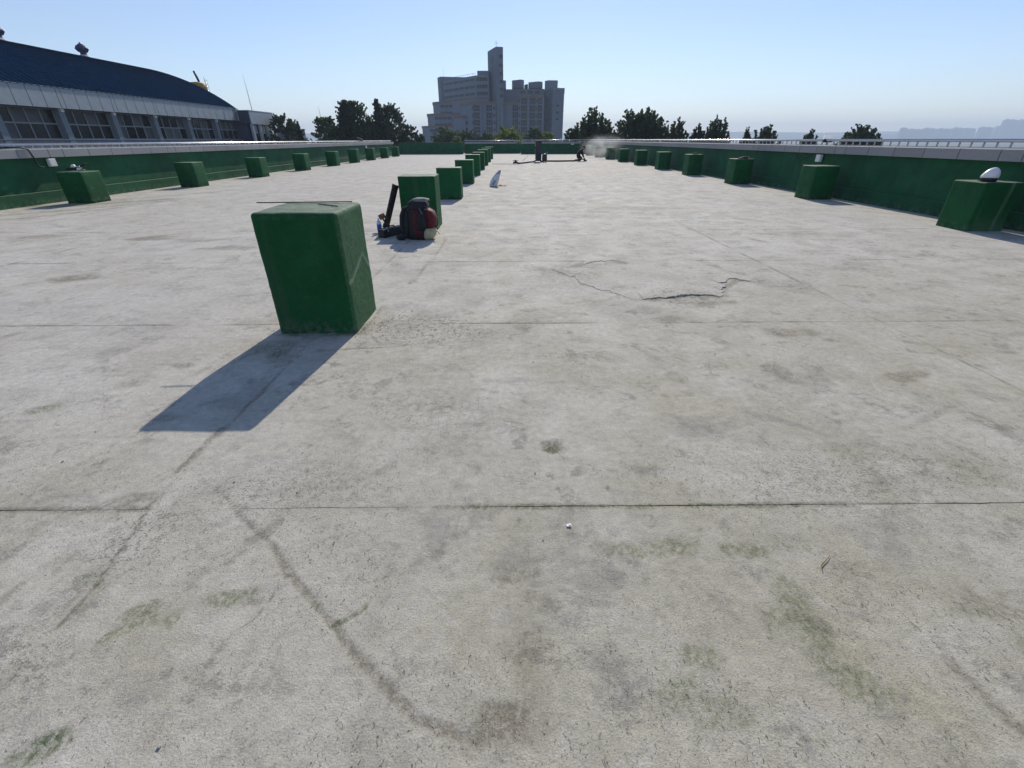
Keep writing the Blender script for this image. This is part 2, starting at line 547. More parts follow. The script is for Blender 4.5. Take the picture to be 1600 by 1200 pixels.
# ------------------------------------------------------------------ numpy value noise (for wear layers of the deck)
_lat = nr.rand(256, 256)
def vnoise(x, y):
    xi, yi = np.floor(x).astype(int), np.floor(y).astype(int)
    fx, fy = x - xi, y - yi
    fx, fy = fx * fx * (3 - 2 * fx), fy * fy * (3 - 2 * fy)
    a = _lat[xi % 256, yi % 256]; b = _lat[(xi + 1) % 256, yi % 256]
    c = _lat[xi % 256, (yi + 1) % 256]; e = _lat[(xi + 1) % 256, (yi + 1) % 256]
    return (a * (1 - fx) + b * fx) * (1 - fy) + (c * (1 - fx) + e * fx) * fy
def fbm(x, y, o=4):
    s, a, t_ = 0, .5, 0
    for i in range(o):
        s = s + a * vnoise(x * 2 ** i + 17 * i, y * 2 ** i + 31 * i); t_ += a; a *= .55
    return s / t_

def seg_dist(x, y, pts):
    best = np.full(x.shape, 1e9)
    for (x0, y0), (x1, y1) in zip(pts[:-1], pts[1:]):
        dx, dy = x1 - x0, y1 - y0
        t_ = np.clip(((x - x0) * dx + (y - y0) * dy) / (dx * dx + dy * dy + 1e-12), 0, 1)
        best = np.minimum(best, np.hypot(x - x0 - t_ * dx, y - y0 - t_ * dy))
    return best

# ------------------------------------------------------------------ roof deck: slabs with recessed joints
JY = [-2.92, -.76, 1.40, 3.53, 5.70, 7.88] + [7.88 + 2.17 * k for k in range(1, 23)]
JY = [y for y in JY if y < 57.5] + [58.2]
JX = [-11.36, -6.24, -1.52, 3.12, 8.44]

LINES = [  # channel, polyline, half width, strength
    (0, [(-1.40, 1.58), (-1.25, 1.48), (-1.07, 1.33), (-.91, 1.2)], 0.0055, 0.76),
    (0, [(-.91, 1.2), (-.80, 1.09), (-.70, 1.0), (-.61, .92), (-.55, .87)], 0.0110, 0.89),
    (0, [(-.55, .87), (-.45, .78), (-.36, .70), (-.26, .63), (-.17, .59), (-.09, .58), (0, .60)], 0.0121, 0.71),
    (0, [(-.88, .84), (-.82, .91), (-.80, .98), (-.79, 1.09)], 0.0033, 0.92),
    (1, [(-.56, .88), (-.51, .91), (-.48, .945)], 0.0072, 1.03),
    (0, [(-1.43, .88), (-1.44, 1.01), (-1.46, 1.17), (-1.49, 1.31), (-1.52, 1.44), (-1.54, 1.61), (-1.56, 1.88), (-1.5, 2.4)], 0.0060, 0.86),
    (0, [(.37, 1.68), (.42, 1.58), (.44, 1.40)], 0.0033, 0.81),
    (1, [(-.2, 1.395), (.35, 1.395), (1.2, 1.39)], 0.0121, 0.65),
    (0, [(-.5, 1.40), (.2, 1.40), (1.7, 1.395)], 0.0066, 0.67),
    (1, [(.36, 1.398), (.50, 1.398)], 0.0055, 1.15), (1, [(.62, 1.396), (1.0, 1.396)], 0.0039, 1.13),
    (0, [(-2.6, 1.405), (-1.5, 1.40)], 0.0077, 0.92),
    (0, [(-1.06, 4.68), (-1.0, 5.6), (-.97, 6.63), (-1.0, 7.4)], 0.0193, 0.67),
    (1, [(.94, 1.0), (.95, .82), (.93, .75), (1.0, .66)], .05, .58),
    (0, [(1.29, .75), (1.31, .60), (1.36, .52)], .018, .6),
    (0, [(.03, 1.06), (.04, .9), (.05, .74), (.05, .62)], .045, .48),
    (1, [(-1.26, .84), (-1.235, .87)], .010, .9),
    (1, [(-12, 11.3), (-10.4, 11.45), (-9.0, 12.7)], .22, .75), (1, [(-10.9, 9.6), (-9.8, 10.6), (-8.7, 12.4)], .16, .6),
    (1, [(-10.4, 12.3), (-9.2, 13.9), (-8.6, 15.2)], .18, .5),
    (0, [(-10.9, 8.9), (-9.7, 9.4), (-8.9, 11.3)], .10, .6),
    (0, [(.51, 5.32), (.65, 5.03), (.78, 4.95), (.79, 4.65), (1.0, 4.42), (1.17, 4.15), (1.35, 4.11)], .022, .72),
    (0, [(1.35, 4.11), (1.52, 4.19), (1.82, 4.22), (2.11, 4.23), (2.24, 4.54), (2.48, 4.80), (2.66, 4.72)], .03, .7), (0, [(2.11, 4.23), (2.3, 4.2), (2.5, 4.28)], .012, .6), (0, [(2.66, 4.72), (2.9, 4.9), (3.1, 4.85)], .012, .6), (0, [(1.17, 4.15), (1.0, 3.98), (.8, 3.95)], .01, .6), (0, [(.78, 4.95), (.5, 4.8), (.3, 4.85)], .012, .5), (0, [(2.24, 4.54), (2.05, 4.7), (1.8, 4.72)], .012, .5), (0, [(.65, 5.03), (.62, 5.4), (.8, 5.7)], .012, .5),
    (0, [(.86, 5.5), (1.15, 5.8), (1.35, 5.76), (1.42, 5.59)], .05, .75), (0, [(2.5, 5.47), (2.51, 5.23), (2.66, 5.05)], .03, .7),
    (0, [(-.1, 4.0), (.3, 4.12), (.55, 4.02), (.8, 4.15)], .018, .55), (0, [(.1, 3.8), (.45, 3.93)], .014, .5),
    (0, [(1.55, 4.08), (1.8, 4.0), (2.1, 4.05)], .04, .7),
    (0, [(-1.4, 3.0), (-.9, 3.05), (-.55, 3.15)], .012, .6),
    (0, [(2.0, 1.9), (2.6, 2.2)], .02, .35), (0, [(3.0, 3.1), (3.6, 2.9)], .03, .5),
]
LINES += [(0, [(-1.84, 3.315), (-1.19, 3.315), (-1.185, 3.97)], .016, .72), (1, [(-1.86, 3.30), (-1.5, 3.29), (-1.17, 3.30), (-1.165, 3.9)], .022, .55), (0, [(-1.15, 3.36), (-1.05, 3.6), (-1.1, 3.9)], .05, .5)]
SPOTS = [  # channel, x, y, rx, ry, strength
    (1, -1.20, .925, .075, .055, .72), (1, -1.10, .925, .07, .045, .58), (1, -.96, .97, .085, .045, .68), (1, -.90, 1.0, .05, .03, .6),
    (1, -1.19, .57, .045, .03, 1.12), (1, -1.22, .54, .05, .02, .8), (1, -1.19, .49, .06, .03, .7),
    (0, -.01, 1.07, .11, .07, .55), (0, .05, .96, .12, .09, .45), (0, -.02, .62, .085, .055, .80), (0, -.06, .58, .07, .04, .75), (0, .03, .83, .12, .1, .42),
    (1, .40, 1.18, .14, .05, .50), (1, .62, 1.18, .16, .05, .58), (1, .86, 1.17, .16, .05, .62), (1, 1.06, 1.19, .1, .06, .5),
    (1, .46, .66, .13, .05, .62), (1, .56, .62, .12, .05, .55), (1, .57, .77, .09, .05, .45), (1, .97, .69, .08, .05, .75), (1, .87, .86, .12, .07, .45),
    (0, .22, 1.79, .055, .06, .88), (1, .215, 1.775, .042, .045, 1.08),
    (0, 1.77, 2.65, .10, .12, .62), (0, 1.09, 2.54, .10, .10, .5), (0, 1.23, 3.84, .16, .16, .55), (0, 1.38, 3.59, .2, .1, .55), (0, 2.2, 3.3, .22, .14, .55),
    (0, 2.48, 2.53, .10, .08, .6), (0, 2.64, 2.57, .12, .06, .6), (0, .69, 2.84, .14, .10, .4), (0, .54, 2.46, .16, .12, .4),
    (0, -5.67, 7.36, .35, .25, .72), (0, -4.95, 5.0, .28, .2, .62), (1, -4.85, 5.05, .3, .15, .45), (0, -2.23, 2.76, .09, .06, .72), (1, -2.68, 2.2, .10, .07, .68),
    (0, -2.39, 2.5, .12, .08, .5), (0, -7.57, 7.51, .5, .2, .55), (0, -4.9, 7.2, .6, .2, .45), (0, -4.0, 6.6, .5, .18, .6), (0, -3.3, 7.0, .4, .2, .4),
    (1, -1.75, 3.05, .16, .18, .62), (0, -1.62, 2.9, .12, .12, .5), (0, -1.9, 2.1, .1, .05, .5),
    (0, -1.62, 1.47, .13, .05, .66), (0, -1.75, 1.36, .16, .07, .45), (1, -1.85, 1.25, .15, .08, .3),
    (0, -2.5, 1.6, .2, .1, .35), (0, 1.6, .95, .2, .1, .4), (1, 1.4, 1.05, .2, .12, .35), (1, 2.2, 1.6, .3, .15, .4), (0, 2.5, 1.3, .2, .1, .4), (1, 1.75, 1.75, .2, .1, .35),
    (0, 1.3, 1.9, .2, .1, .3), (0, 4.2, 3.6, .35, .2, .4), (0, 4.5, 4.6, .5, .2, .35), (0, 2.0, 6.2, .6, .3, .3), (0, 4.8, 7.5, .7, .3, .4), (0, 2.9, 10.6, .8, .4, .45),
]
PALE = [(-1.11, 8.6, .8, .8, .9), (.06, 9.15, 1.4, .7, .95), (1.3, 9.0, .9, .5, .7), (-1.0, 4.1, .7, .5, .65), (.3, 4.6, .6, .5, .5), (1.6, 4.75, .7, .4, .65),
        (-3.6, 4.2, 1.6, 1.2, .55), (-3.0, 2.4, .9, .6, .45), (-6, 5.5, 2, 1.2, .4), (3.4, 6.4, 1.6, .8, .4), (-9, 14, 1.5, 2.5, .55), (7.2, 10, .7, 4, .75), (7.4, 20, .8, 8, .6), (-1, 40, 9, 8, .8), (-3, 30, 8, 8, .35)]
ROUGH = [(-.75, 3.38, .55, .35, .9), (-.35, 3.3, .4, .25, .7), (-1.0, 1.5, .6, .3, .35), (-1.45, 1.25, .25, .3, .45), (-1.45, .75, .3, .25, .35), (1.0, .9, .6, .5, .22),
         (.6, .6, .6, .3, .22), (.0, .65, .35, .3, .2), (1.5, 1.6, .9, .5, .35), (.8, 4.9, .6, .6, .5), (1.7, 4.3, .5, .4, .6), (3.0, 4.6, .3, .3, .7), (-.5, 2.2, .7, .5, .35)]

def blob(x, y, cx, cy, rx, ry):
    wob = .30 + 1.35 * fbm(x * min(9, 1.1 / rx) + cx * 5, y * min(9, 1.1 / ry) + cy * 3, 4)
    return np.clip(1.25 - np.hypot((x - cx) / rx, (y - cy) / ry) * wob, 0, 1)

def wear_and_shade(x, y):
    out = np.zeros((len(x), 5))
    wx = x + (fbm(x * 9, y * 9, 3) - .5) * .05
    wy = y + (fbm(x * 9 + 40, y * 9 + 9, 3) - .5) * .05
    for ch, pl, hw, s_ in LINES:
        pa = np.array(pl)
        pad = hw * 4 + .1
        sel = (x > pa[:, 0].min() - pad) & (x < pa[:, 0].max() + pad) & (y > pa[:, 1].min() - pad) & (y < pa[:, 1].max() + pad)
        if sel.any():
            k_ = .45 if max(hw, .01) < .03 else 1.0
            dd = seg_dist(x[sel] + (wx[sel] - x[sel]) * k_, y[sel] + (wy[sel] - y[sel]) * k_, pl)
            vary = .65 + .7 * fbm(x[sel] * 6, y[sel] * 6, 2)
            out[sel, ch] = np.maximum(out[sel, ch], s_ * np.clip(1.35 - dd / hw * .6, 0, 1) * np.clip(vary, 0, 1.15))
    for ch, cx, cy, rx, ry, s_ in SPOTS:
        sel = (abs(x - cx) < 2.2 * rx) & (abs(y - cy) < 2.2 * ry)
        if sel.any():
            out[sel, ch] = np.maximum(out[sel, ch], s_ * np.clip(blob(wx[sel], wy[sel], cx, cy, rx, ry) * 1.5, 0, 1))
    for cx, cy, rx, ry, s_ in PALE:
        out[:, 2] = np.maximum(out[:, 2], s_ * blob(x, y, cx, cy, rx, ry))
    for cx, cy, rx, ry, s_ in ROUGH:
        out[:, 3] = np.maximum(out[:, 3], s_ * blob(x, y, cx, cy, rx, ry))
    # dirt collects along the joints
    dj = np.full(len(x), 9.0)
    for j in JY:
        dj = np.minimum(dj, abs(y - j))
    for j in JX[1:-1]:
        dj = np.minimum(dj, abs(x - j) + np.where((y < 1.38) & (j == -1.52), 9.0, 0.0))
    jm = np.clip(np.clip(2.4 - y / 5, .25, 1.2), 0, 1) * np.clip(1 - dj / .03, 0, 1) * np.clip(fbm(x * 2.3, y * 2.3, 3) * 2.6 - .85, 0, .8)
    out[:, 0] = np.maximum(out[:, 0], jm)
    # olive algae film, mostly to the right; backlit near-side darkness painted in with it
    film_and_shade = np.clip((fbm(x * 1.9 + 3, y * 1.9 + 8, 4) - .42) * 2.4, 0, 1) * np.clip((x + .1) / .5, 0, 1) * np.clip((1.9 - y) / .6, 0, 1) * .55
    film_and_shade = np.maximum(film_and_shade, np.clip((fbm(x * 1.3 + 13, y * 1.3 + 2, 4) - .52) * 2.2, 0, 1) * np.clip((3.2 - y) / 1.0, 0, 1) * .45)
    out[:, 1] = np.maximum(out[:, 1], film_and_shade)
    out[:, 0] = np.maximum(out[:, 0], np.clip((fbm(x * 2.3 + 23, y * 2.3 + 2, 4) - .52) * 2.4, 0, 1) * np.clip((2.6 - y) / 1.0, .25, 1) * .38)
    out[:, 4] = np.maximum(np.clip((3.0 - y) / 2.2, 0, 1), np.clip((6.5 - y) / 4, 0, 1) * np.clip((x + 1.9) / 1.2, 0, 1) * .75) * np.clip(.35 + 1.1 * (fbm(x * .9 + 31, y * .9 + 7, 4) - .2) + .12 * x, .25, 1)
    # general broad drift
    out[:, 2] = np.maximum(out[:, 2], np.clip((fbm(x * .45 + 5, y * .45, 4) - .5) * 2.2, 0, .6) * np.clip((y - 1.2) / 3, 0, 1))
    # worn, gritty area along the near edge of the roof
    out[:, 3] = np.maximum(out[:, 3], np.clip((2.3 - y) / 1.8, 0, 1) * .12)
    return out

deck = thing('roof_deck', None, None)
deck['kind'] = 'structure'
sc_m = MB()
sc_m.box((-1.46, 27.5, -.0292), (20.6, 62, .05))
scr = sc_m.build('screed', M['dark_joint'], deck)

def slab(x0, x1, y0, y1):
    if y0 < -2:    st = .2
    elif y0 < 3.0: st = .014 if -2 < x0 < 3 else .03
    elif y0 < 7.8: st = .05
    elif y0 < 18:  st = .11
    else:          st = .45
    gx, gy = (.0008, .0022) if y0 < 8 else (.0008, .0014)
    nx, ny = max(2, int(round((x1 - x0) / st))), max(2, int(round((y1 - y0) / st)))
    xs, ys = np.linspace(x0, x1, nx + 1), np.linspace(y0, y1, ny + 1)
    X, Y = np.meshgrid(xs, ys)
    X, Y = X.ravel().copy(), Y.ravel().copy()
    I, J = np.meshgrid(np.arange(nx + 1), np.arange(ny + 1))
    I, J = I.ravel(), J.ravel()
    # irregular, partly filled joint edges
    def edge(u, k_):
        return np.clip(fbm(u * 2.1 + k_ * 3.3, u * 0 + k_ * 7.1, 4) * 4.2 - 1.35, .05, 1.4), (fbm(u * 14 + k_, u * 0 + k_ * 2.7, 3) - .5) * .012
    for sel, axis, sgn, val, g_ in ((J == 0, 1, 1, y0, gy), (J == ny, 1, -1, y1, gy), (I == 0, 0, 1, x0, gx), (I == nx, 0, -1, x1, gx)):
        u = X[sel] if axis == 1 else Y[sel]
        wd, jit = edge(u, val)
        if val > 5 and axis == 1 or (axis == 0 and y0 > 5):   # long since filled with dust
            wd = np.clip(wd - .5, .05, 1) * .8
        if axis == 0 and val == -1.52 and y1 < 1.5:
            wd = wd * 0
        dlt = sgn * (g_ * wd) + jit * .5
        if axis == 1: Y[sel] = val + dlt
        else: X[sel] = val + dlt
    Z = (fbm(X * 1.3, Y * 1.3, 4) - .5) * .0018 + (fbm(X * 9, Y * 9, 3) - .5) * .0016 * (1 if y0 < 8 else 0)
    rim = (I == 0) | (I == nx) | (J == 0) | (J == ny)
    at = wear_and_shade(X, Y)
    Z = Z - .004 * np.clip(at[:, 0] - .55, 0, 1) - .006 * np.clip(at[:, 1] - .85, 0, 1)
    n = len(X)
    ring = np.concatenate([np.where(J == 0)[0], np.where(I == nx)[0][1:], np.where(J == ny)[0][::-1][1:], np.where(I == 0)[0][::-1][1:-1]])
    co = np.stack([X, Y, Z], 1)
    tp = co[ring].copy()
    sk = co[ring].copy()
    sk[:, 2] = -.0060
    co = np.concatenate([co, tp, sk])
    at = np.concatenate([at, at[ring], at[ring]])
    q00 = (np.arange(ny)[:, None] * (nx + 1) + np.arange(nx)[None]).ravel()
    quads = np.stack([q00, q00 + 1, q00 + nx + 2, q00 + nx + 1], 1)
    m_ = len(ring)
    k = np.arange(m_)
    k2 = (k + 1) % m_
    side = np.stack([n + k2, n + k, n + m_ + k, n + m_ + k2], 1)
    fa = np.concatenate([quads, side])
    me = bpy.data.meshes.new('slab')
    me.vertices.add(len(co)); me.vertices.foreach_set('co', co.ravel())
    me.loops.add(fa.size); me.loops.foreach_set('vertex_index', fa.ravel())
    me.polygons.add(len(fa)); me.polygons.foreach_set('loop_start', np.arange(len(fa)) * 4)
    me.polygons.foreach_set('use_smooth', np.concatenate([np.ones(len(quads), bool), np.zeros(len(side), bool)]))
    me.update(calc_edges=True)
    me.validate()
    a1 = me.attributes.new('wear_and_shade', 'FLOAT_COLOR', 'POINT')
    a1.data.foreach_set('color', np.concatenate([at[:, :3], at[:, 4:5]], 1).astype(np.float32).ravel())
    a2 = me.attributes.new('rough_zone', 'FLOAT', 'POINT')
    a2.data.foreach_set('value', at[:, 3].astype(np.float32))
    me.materials.append(M['concrete'])
    return link('slab', me, deck)

for x0, x1 in zip(JX[:-1], JX[1:]):
    for y0, y1 in zip(JY[:-1], JY[1:]):
        slab(x0, x1, y0, y1)

# lifted crust of topping along the crack (a wedge with its thick edge towards the viewer)
def crust(front, back, h):
    f_ = []
    for (x0, y0), (x1, y1) in zip(front[:-1], front[1:]):
        for k in range(12):
            t_ = k / 12
            x_, y_ = x0 + (x1 - x0) * t_, y0 + (y1 - y0) * t_
            f_.append((x_ + (rng.random() - .5) * .03 + .05 * mnoise.noise(Vector((x_ * 9, y_ * 9, 1))), y_ + (rng.random() - .5) * .03 + .10 * mnoise.noise(Vector((x_ * 7, y_ * 7, 4)))))
    f_.append(front[-1])
    n = len(f_)
    b_ = []
    for i in range(n):
        t_ = i / (n - 1) * (len(back) - 1)
        k = min(int(t_), len(back) - 2)
        b_.append(tuple(back[k][j] + (back[k + 1][j] - back[k][j]) * (t_ - k) for j in (0, 1)))
    vv, ff = [], []
    for i in range(n):
        e = math.sin(math.pi * (i + .5) / n) ** .6
        vv += [(f_[i][0], f_[i][1], .0005), (f_[i][0], f_[i][1], .002 + h * e * (.55 + .9 * rng.random())), (f_[i][0] * .6 + b_[i][0] * .4, f_[i][1] * .6 + b_[i][1] * .4, .003 + h * e * .45), (b_[i][0], b_[i][1], -.002)]
    for i in range(n - 1):
        a = i * 4
        for j in range(3):
            ff.append((a + j, a + 4 + j, a + 5 + j, a + 1 + j))
    mb = MB()
    mb.add(vv, ff)
    return mb
def add_crust(front, back, h):
    o = crust(front, back, h).build('lifted_crust', M['concrete'], deck)
    me = o.data
    xy = np.array([v.co[:2] for v in me.vertices])
    at = wear_and_shade(xy[:, 0], xy[:, 1])
    at[:, 0] *= .4
    a1 = me.attributes.new('wear_and_shade', 'FLOAT_COLOR', 'POINT')
    a1.data.foreach_set('color', np.concatenate([at[:, :3], at[:, 4:5]], 1).astype(np.float32).ravel())
    a2 = me.attributes.new('rough_zone', 'FLOAT', 'POINT')
    a2.data.foreach_set('value', at[:, 3].astype(np.float32))
add_crust([(1.30, 4.17), (1.52, 4.22), (1.82, 4.26), (2.11, 4.27)], [(1.30, 4.55), (1.7, 4.75), (2.11, 4.6)], .012)
add_crust([(2.11, 4.27), (2.19, 4.50), (2.26, 4.66), (2.44, 4.86), (2.62, 4.76)], [(2.08, 4.6), (2.15, 4.75), (2.2, 4.9), (2.42, 5.05), (2.66, 4.95)], .007)
add_crust([(.55, 5.22), (.72, 4.99), (.79, 4.70), (1.0, 4.43), (1.17, 4.19)], [(.8, 5.35), (.95, 5.2), (1.05, 4.9), (1.2, 4.65), (1.25, 4.5)], .0015)
add_crust([(.95, 5.55), (1.15, 5.72), (1.35, 5.68)], [(.98, 5.85), (1.15, 5.95), (1.4, 5.85)], .004)

# ------------------------------------------------------------------ parapets with coping panels, and the steel rails
roof_body = MB()
roof_body.prism([(-11.75, -3.2), (8.85, -3.2), (8.85, 58.6), (-11.75, 58.6)], -12.0, -.07)
rb = roof_body.build('roof_building', M['gym_wall'])
tag(rb, 'flat roofed building whose grey concrete deck fills the foreground', 'building')

def coping_meshes(wd, over):
    res = []
    for L_ in (.79, .40):
        mb = MB()
        mb.box((0, L_ / 2, 0), (wd, L_ - .014, .18))
        me = mb.mesh('coping_panel', [M['coping']])
        bm = bmesh.new(); bm.from_mesh(me)
        bmesh.ops.bevel(bm, geom=bm.edges[:], offset=.004, segments=1, affect='EDGES')
        bm.to_mesh(me); bm.free()
        res.append((L_, me))
    me2 = res[0][1].copy(); me2.materials.clear(); me2.materials.append(M['coping2'])
    return res, me2

def parapet(name, p0, p1, inward, label, zc0, zc1, railz, half_at=(), thick=.30, coping=True, plinth=.27, post_gap=.25, rail_label=None, start=None):
    """wall from p0 to p1; `inward` unit vector to the deck side"""
    p0, p1, inn = Vector((*p0, 0)), Vector((*p1, 0)), Vector((*inward, 0))
    dr = (p1 - p0); Ltot = dr.length; dr.normalize()
    ang = math.atan2(dr.y, dr.x) - math.pi / 2
    th = thing(name, label, 'parapet', p0)
    mb = MB()
    def quadbox(a, b, d0, d1, z0, z1, mi=0):
        c = p0 + dr * ((a + b) / 2) + inn * ((d0 + d1) / 2)
        mb.box((c.x - p0.x, c.y - p0.y, (z0 + z1) / 2), (abs(d1 - d0), b - a, z1 - z0), mi, ang)
    step = 4.35
    n = int(math.ceil(Ltot / step))
    quadbox(0, Ltot, -thick, 0, -.06, zc0)
    mb.build('wall', M['green_wall'], th, bevel=0)
    mb = MB()
    quadbox(0, Ltot, .002, .045, -.03, plinth)
    mb.build('plinth', M['green_wall'], th, bevel=.012)
    mb = MB()
    quadbox(0, Ltot, -.02, .012, zc0 - .035, zc0 - .004)
    mb.build('drip_strip', M['green_wall'], th)
    if coping:
        res, me2 = coping_meshes(thick + .15, .06)
        s_, i = 0.0, 0
        while s_ < Ltot - .05:
            L_, me = res[1] if (i % 12) in half_at else res[0]
            if L_ > .5 and rng.random() < .28:
                me = me2
            if s_ + L_ > Ltot:
                break
            c = p0 + dr * s_ + inn * (-(thick + .15) / 2 + .10)
            link('coping_panel', me, th, (c.x - p0.x, c.y - p0.y, (zc0 + zc1) / 2), ang)
            s_ += L_; i += 1
    if railz:
        rl = thing('guard_rail', rail_label, 'railing', p0 + Vector((0, 0, zc1)))
        tb = MB()
        off = inn * (-thick / 2)
        tb.tube([off + Vector((0, 0, railz - zc1 - .025)), off + dr * Ltot + Vector((0, 0, railz - zc1 - .025))], .028, 12)
        tb.build('rail_tube', M['steel'], rl, smooth=True)
        tb = MB()
        tb.box((off.x + dr.x * Ltot / 2, off.y + dr.y * Ltot / 2, .012), (.05, Ltot, .012), 0, ang)
        tb.build('base_rail', M['steel'], rl)
        pm = MB(); pm.box((0, 0, 0), (.022, .022, railz - zc1 - .05))
        pme = pm.mesh('post', M['steel_dull'])
        k = 0
        while k * post_gap < Ltot and k < 290:
            c = off + dr * (k * post_gap + .1)
            link('post', pme, rl, (c.x, c.y, (railz - zc1 - .05) / 2 + .006), ang)
            k += 1
    return th

parapet('parapet', (-11.36, -3.0), (-11.36, 50.0), (1, 0), 'long green parapet with pale coping along the left side of the roof', 1.0, 1.18, 1.305,
        half_at=(3, 9), rail_label='polished steel rail on the coping of the left parapet')
parapet('parapet', (8.44, -3.0), (8.44, 53.6), (-1, 0), 'long green parapet with grey coping along the right side of the roof', 1.0, 1.19, 1.335,
        half_at=(3, 9), rail_label='shiny steel rail on the coping of the right parapet')
parapet('parapet', (1.35, 53.4), (8.44, 53.4), (0, -1), 'green end wall with steel rail right of the jog behind the kneeling worker', .98, 1.12, 1.33,
        rail_label='steel rail on the end wall behind the kneeling worker')
parapet('parapet', (-4.8, 55.8), (1.35, 55.8), (0, -1), 'recessed green end wall in front of the tower building', .98, 1.10, 1.30,
        rail_label='thin steel rail on the recessed end wall in front of the tower building')
parapet('parapet', (-11.66, 53.6), (-4.8, 53.6), (0, -1), 'plain green end wall without a rail behind the left row of plinths', 1.10, 1.1, None, coping=False)

# ------------------------------------------------------------------ plinths
def plinth_mesh(w_, d_, h_, bev, st, scuff_and_sun=None, tilt=0.0, rough=.004):
    bm = bmesh.new()
    bmesh.ops.create_cube(bm, size=1.0)
    for v in bm.verts:
        v.co = Vector((v.co.x * w_, v.co.y * d_, (v.co.z + .5) * (h_ + .03) - .03))
    ed = [e for e in bm.edges if max(v.co.z for v in e.verts) > .1]
    bmesh.ops.bevel(bm, geom=ed, offset=bev, segments=3, affect='EDGES', profile=.5)
    for it in range(7):
        long_e = [e for e in bm.edges if e.calc_length() > st]
        if not long_e: break
        bmesh.ops.subdivide_edges(bm, edges=long_e, cuts=1, use_grid_fill=True)
        if len(bm.verts) > 9000: break
    bm.normal_update()
    ox = rng.random() * 50
    for v in bm.verts:
        p_ = v.co * 5 + Vector((ox, 0, 0))
        v.co += v.normal * ((mnoise.noise(p_) * .9 + mnoise.noise(p_ * 4) * .5) * rough)
    me = bpy.data.meshes.new('concrete_plinth')
    bm.to_mesh(me); bm.free()
    me.materials.append(M['green'])
    me.polygons.foreach_set('use_smooth', [True] * len(me.polygons))
    if scuff_and_sun:
        a = me.attributes.new('scuff_and_sun', 'FLOAT', 'POINT')
        a.data.foreach_set('value', [scuff_and_sun(v.co) for v in me.vertices])
    return me

def segd(p_, a, b):
    ab = (b[0] - a[0], b[1] - a[1]); ap = (p_[0] - a[0], p_[1] - a[1])
    t_ = max(0, min(1, (ap[0] * ab[0] + ap[1] * ab[1]) / (ab[0] ** 2 + ab[1] ** 2)))
    return math.hypot(ap[0] - ab[0] * t_, ap[1] - ab[1] * t_)
def scuff_sun_near(c):      # pale trowelled mark, and grazing sun painted over the right flank and top
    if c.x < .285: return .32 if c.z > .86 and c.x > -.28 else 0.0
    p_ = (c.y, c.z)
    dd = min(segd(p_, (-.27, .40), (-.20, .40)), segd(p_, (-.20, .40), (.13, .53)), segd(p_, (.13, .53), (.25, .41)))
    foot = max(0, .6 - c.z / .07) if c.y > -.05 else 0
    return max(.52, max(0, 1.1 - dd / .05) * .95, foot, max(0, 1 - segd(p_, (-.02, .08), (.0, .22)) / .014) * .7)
def scuff_right(c):     # pale vertical rubs on the front of the nearest right plinth
    if c.y > -.2: return 0.0
    a = max(0, 1 - abs(c.x - .13 - (.6 - c.z) * -.05) / .06) * .95
    b = max(0, 1 - abs(c.x + .22) / .04) * .8 * min(1, (.72 - c.z) * 2)
    k = max(0, .75 - c.z / .6) * (1 if c.x > -.2 else 0)
    return max(a, b, k)

proto = {}
def plinth(x, y, h_, label, group, st=.16, bev=.018, scuff_and_sun=None, wd=.60):
    # x,y: centre of the front edge
    key = (round(h_, 2), scuff_and_sun is None, st)
    me = plinth_mesh(wd, wd, h_, bev, st, scuff_and_sun, rough=.004 if st < .1 else .002)
    o = link('concrete_plinth', me, None, (x, y + wd / 2, 0), (rng.random() - .5) * .03)
    return tag(o, label, 'plinth', group)

GL, GC, GR = 'green plinths along the left parapet', 'green plinths down the middle of the roof', 'green plinths along the right parapet'
LY = [11.87, 16.18, 20.6, 25.2, 29.8, 34.0, 38.2, 42.6, 46.8]
LH = [.70, .73, .73, .76, .77, .82, .82, .79, .79]
LLAB = ['green plinth by the left parapet with a power tool lying on top',
        'green plinth by the left parapet next behind the one carrying a power tool',
        'green plinth, third along the left parapet from the one with the power tool',
        'green plinth, fourth along the left parapet from the one with the power tool',
        'green plinth in the middle of the left parapet row, four from either end',
        'green plinth by the left parapet, just before the white junction box far along it',
        'green plinth by the left parapet, third from the far end wall',
        'green plinth by the left parapet, second from the far end wall',
        'last green plinth of the left row, closest to the far end wall']
for i in range(9):
    plinth(-10.53, LY[i], LH[i], LLAB[i], GL, st=.10 if i == 0 else .2)
CY = [3.33, 8.03, 12.41, 16.95, 21.07, 25.2, 29.6, 34.3, 39.6]
CH = [.905, .83, .735, .75, .80, .80, .84, .85, .86]
CLAB = ['big green plinth alone in the foreground with a thin steel bar on top',
        'green plinth in the middle row with a backpack leaning in front of it',
        'green plinth in the middle row, next behind the one with the backpack',
        'green plinth in the middle row, second behind the one with the backpack',
        'green plinth in the middle row, third behind the one with the backpack',
        'green plinth in the middle row, fourth behind the one with the backpack',
        'green plinth in the middle row, third from its far end',
        'green plinth in the middle row, second from its far end',
        'last green plinth of the middle row, farthest from the viewer']
for i in range(9):
    plinth(-1.515, CY[i], CH[i], CLAB[i], GC, st=(.022 if i == 0 else .05 if i == 1 else .2), bev=(.03 if i == 0 else .014), scuff_and_sun=scuff_sun_near if i == 0 else None, wd=.61 if i == 0 else .6)
RY = [7.63, 12.08, 16.45, 20.8, 24.93, 29.3, 33.8, 38.25, 43.25, 48.25]
RH = [.735, .76, .77, .79, .79, .79, .78, .78, .79, .80]
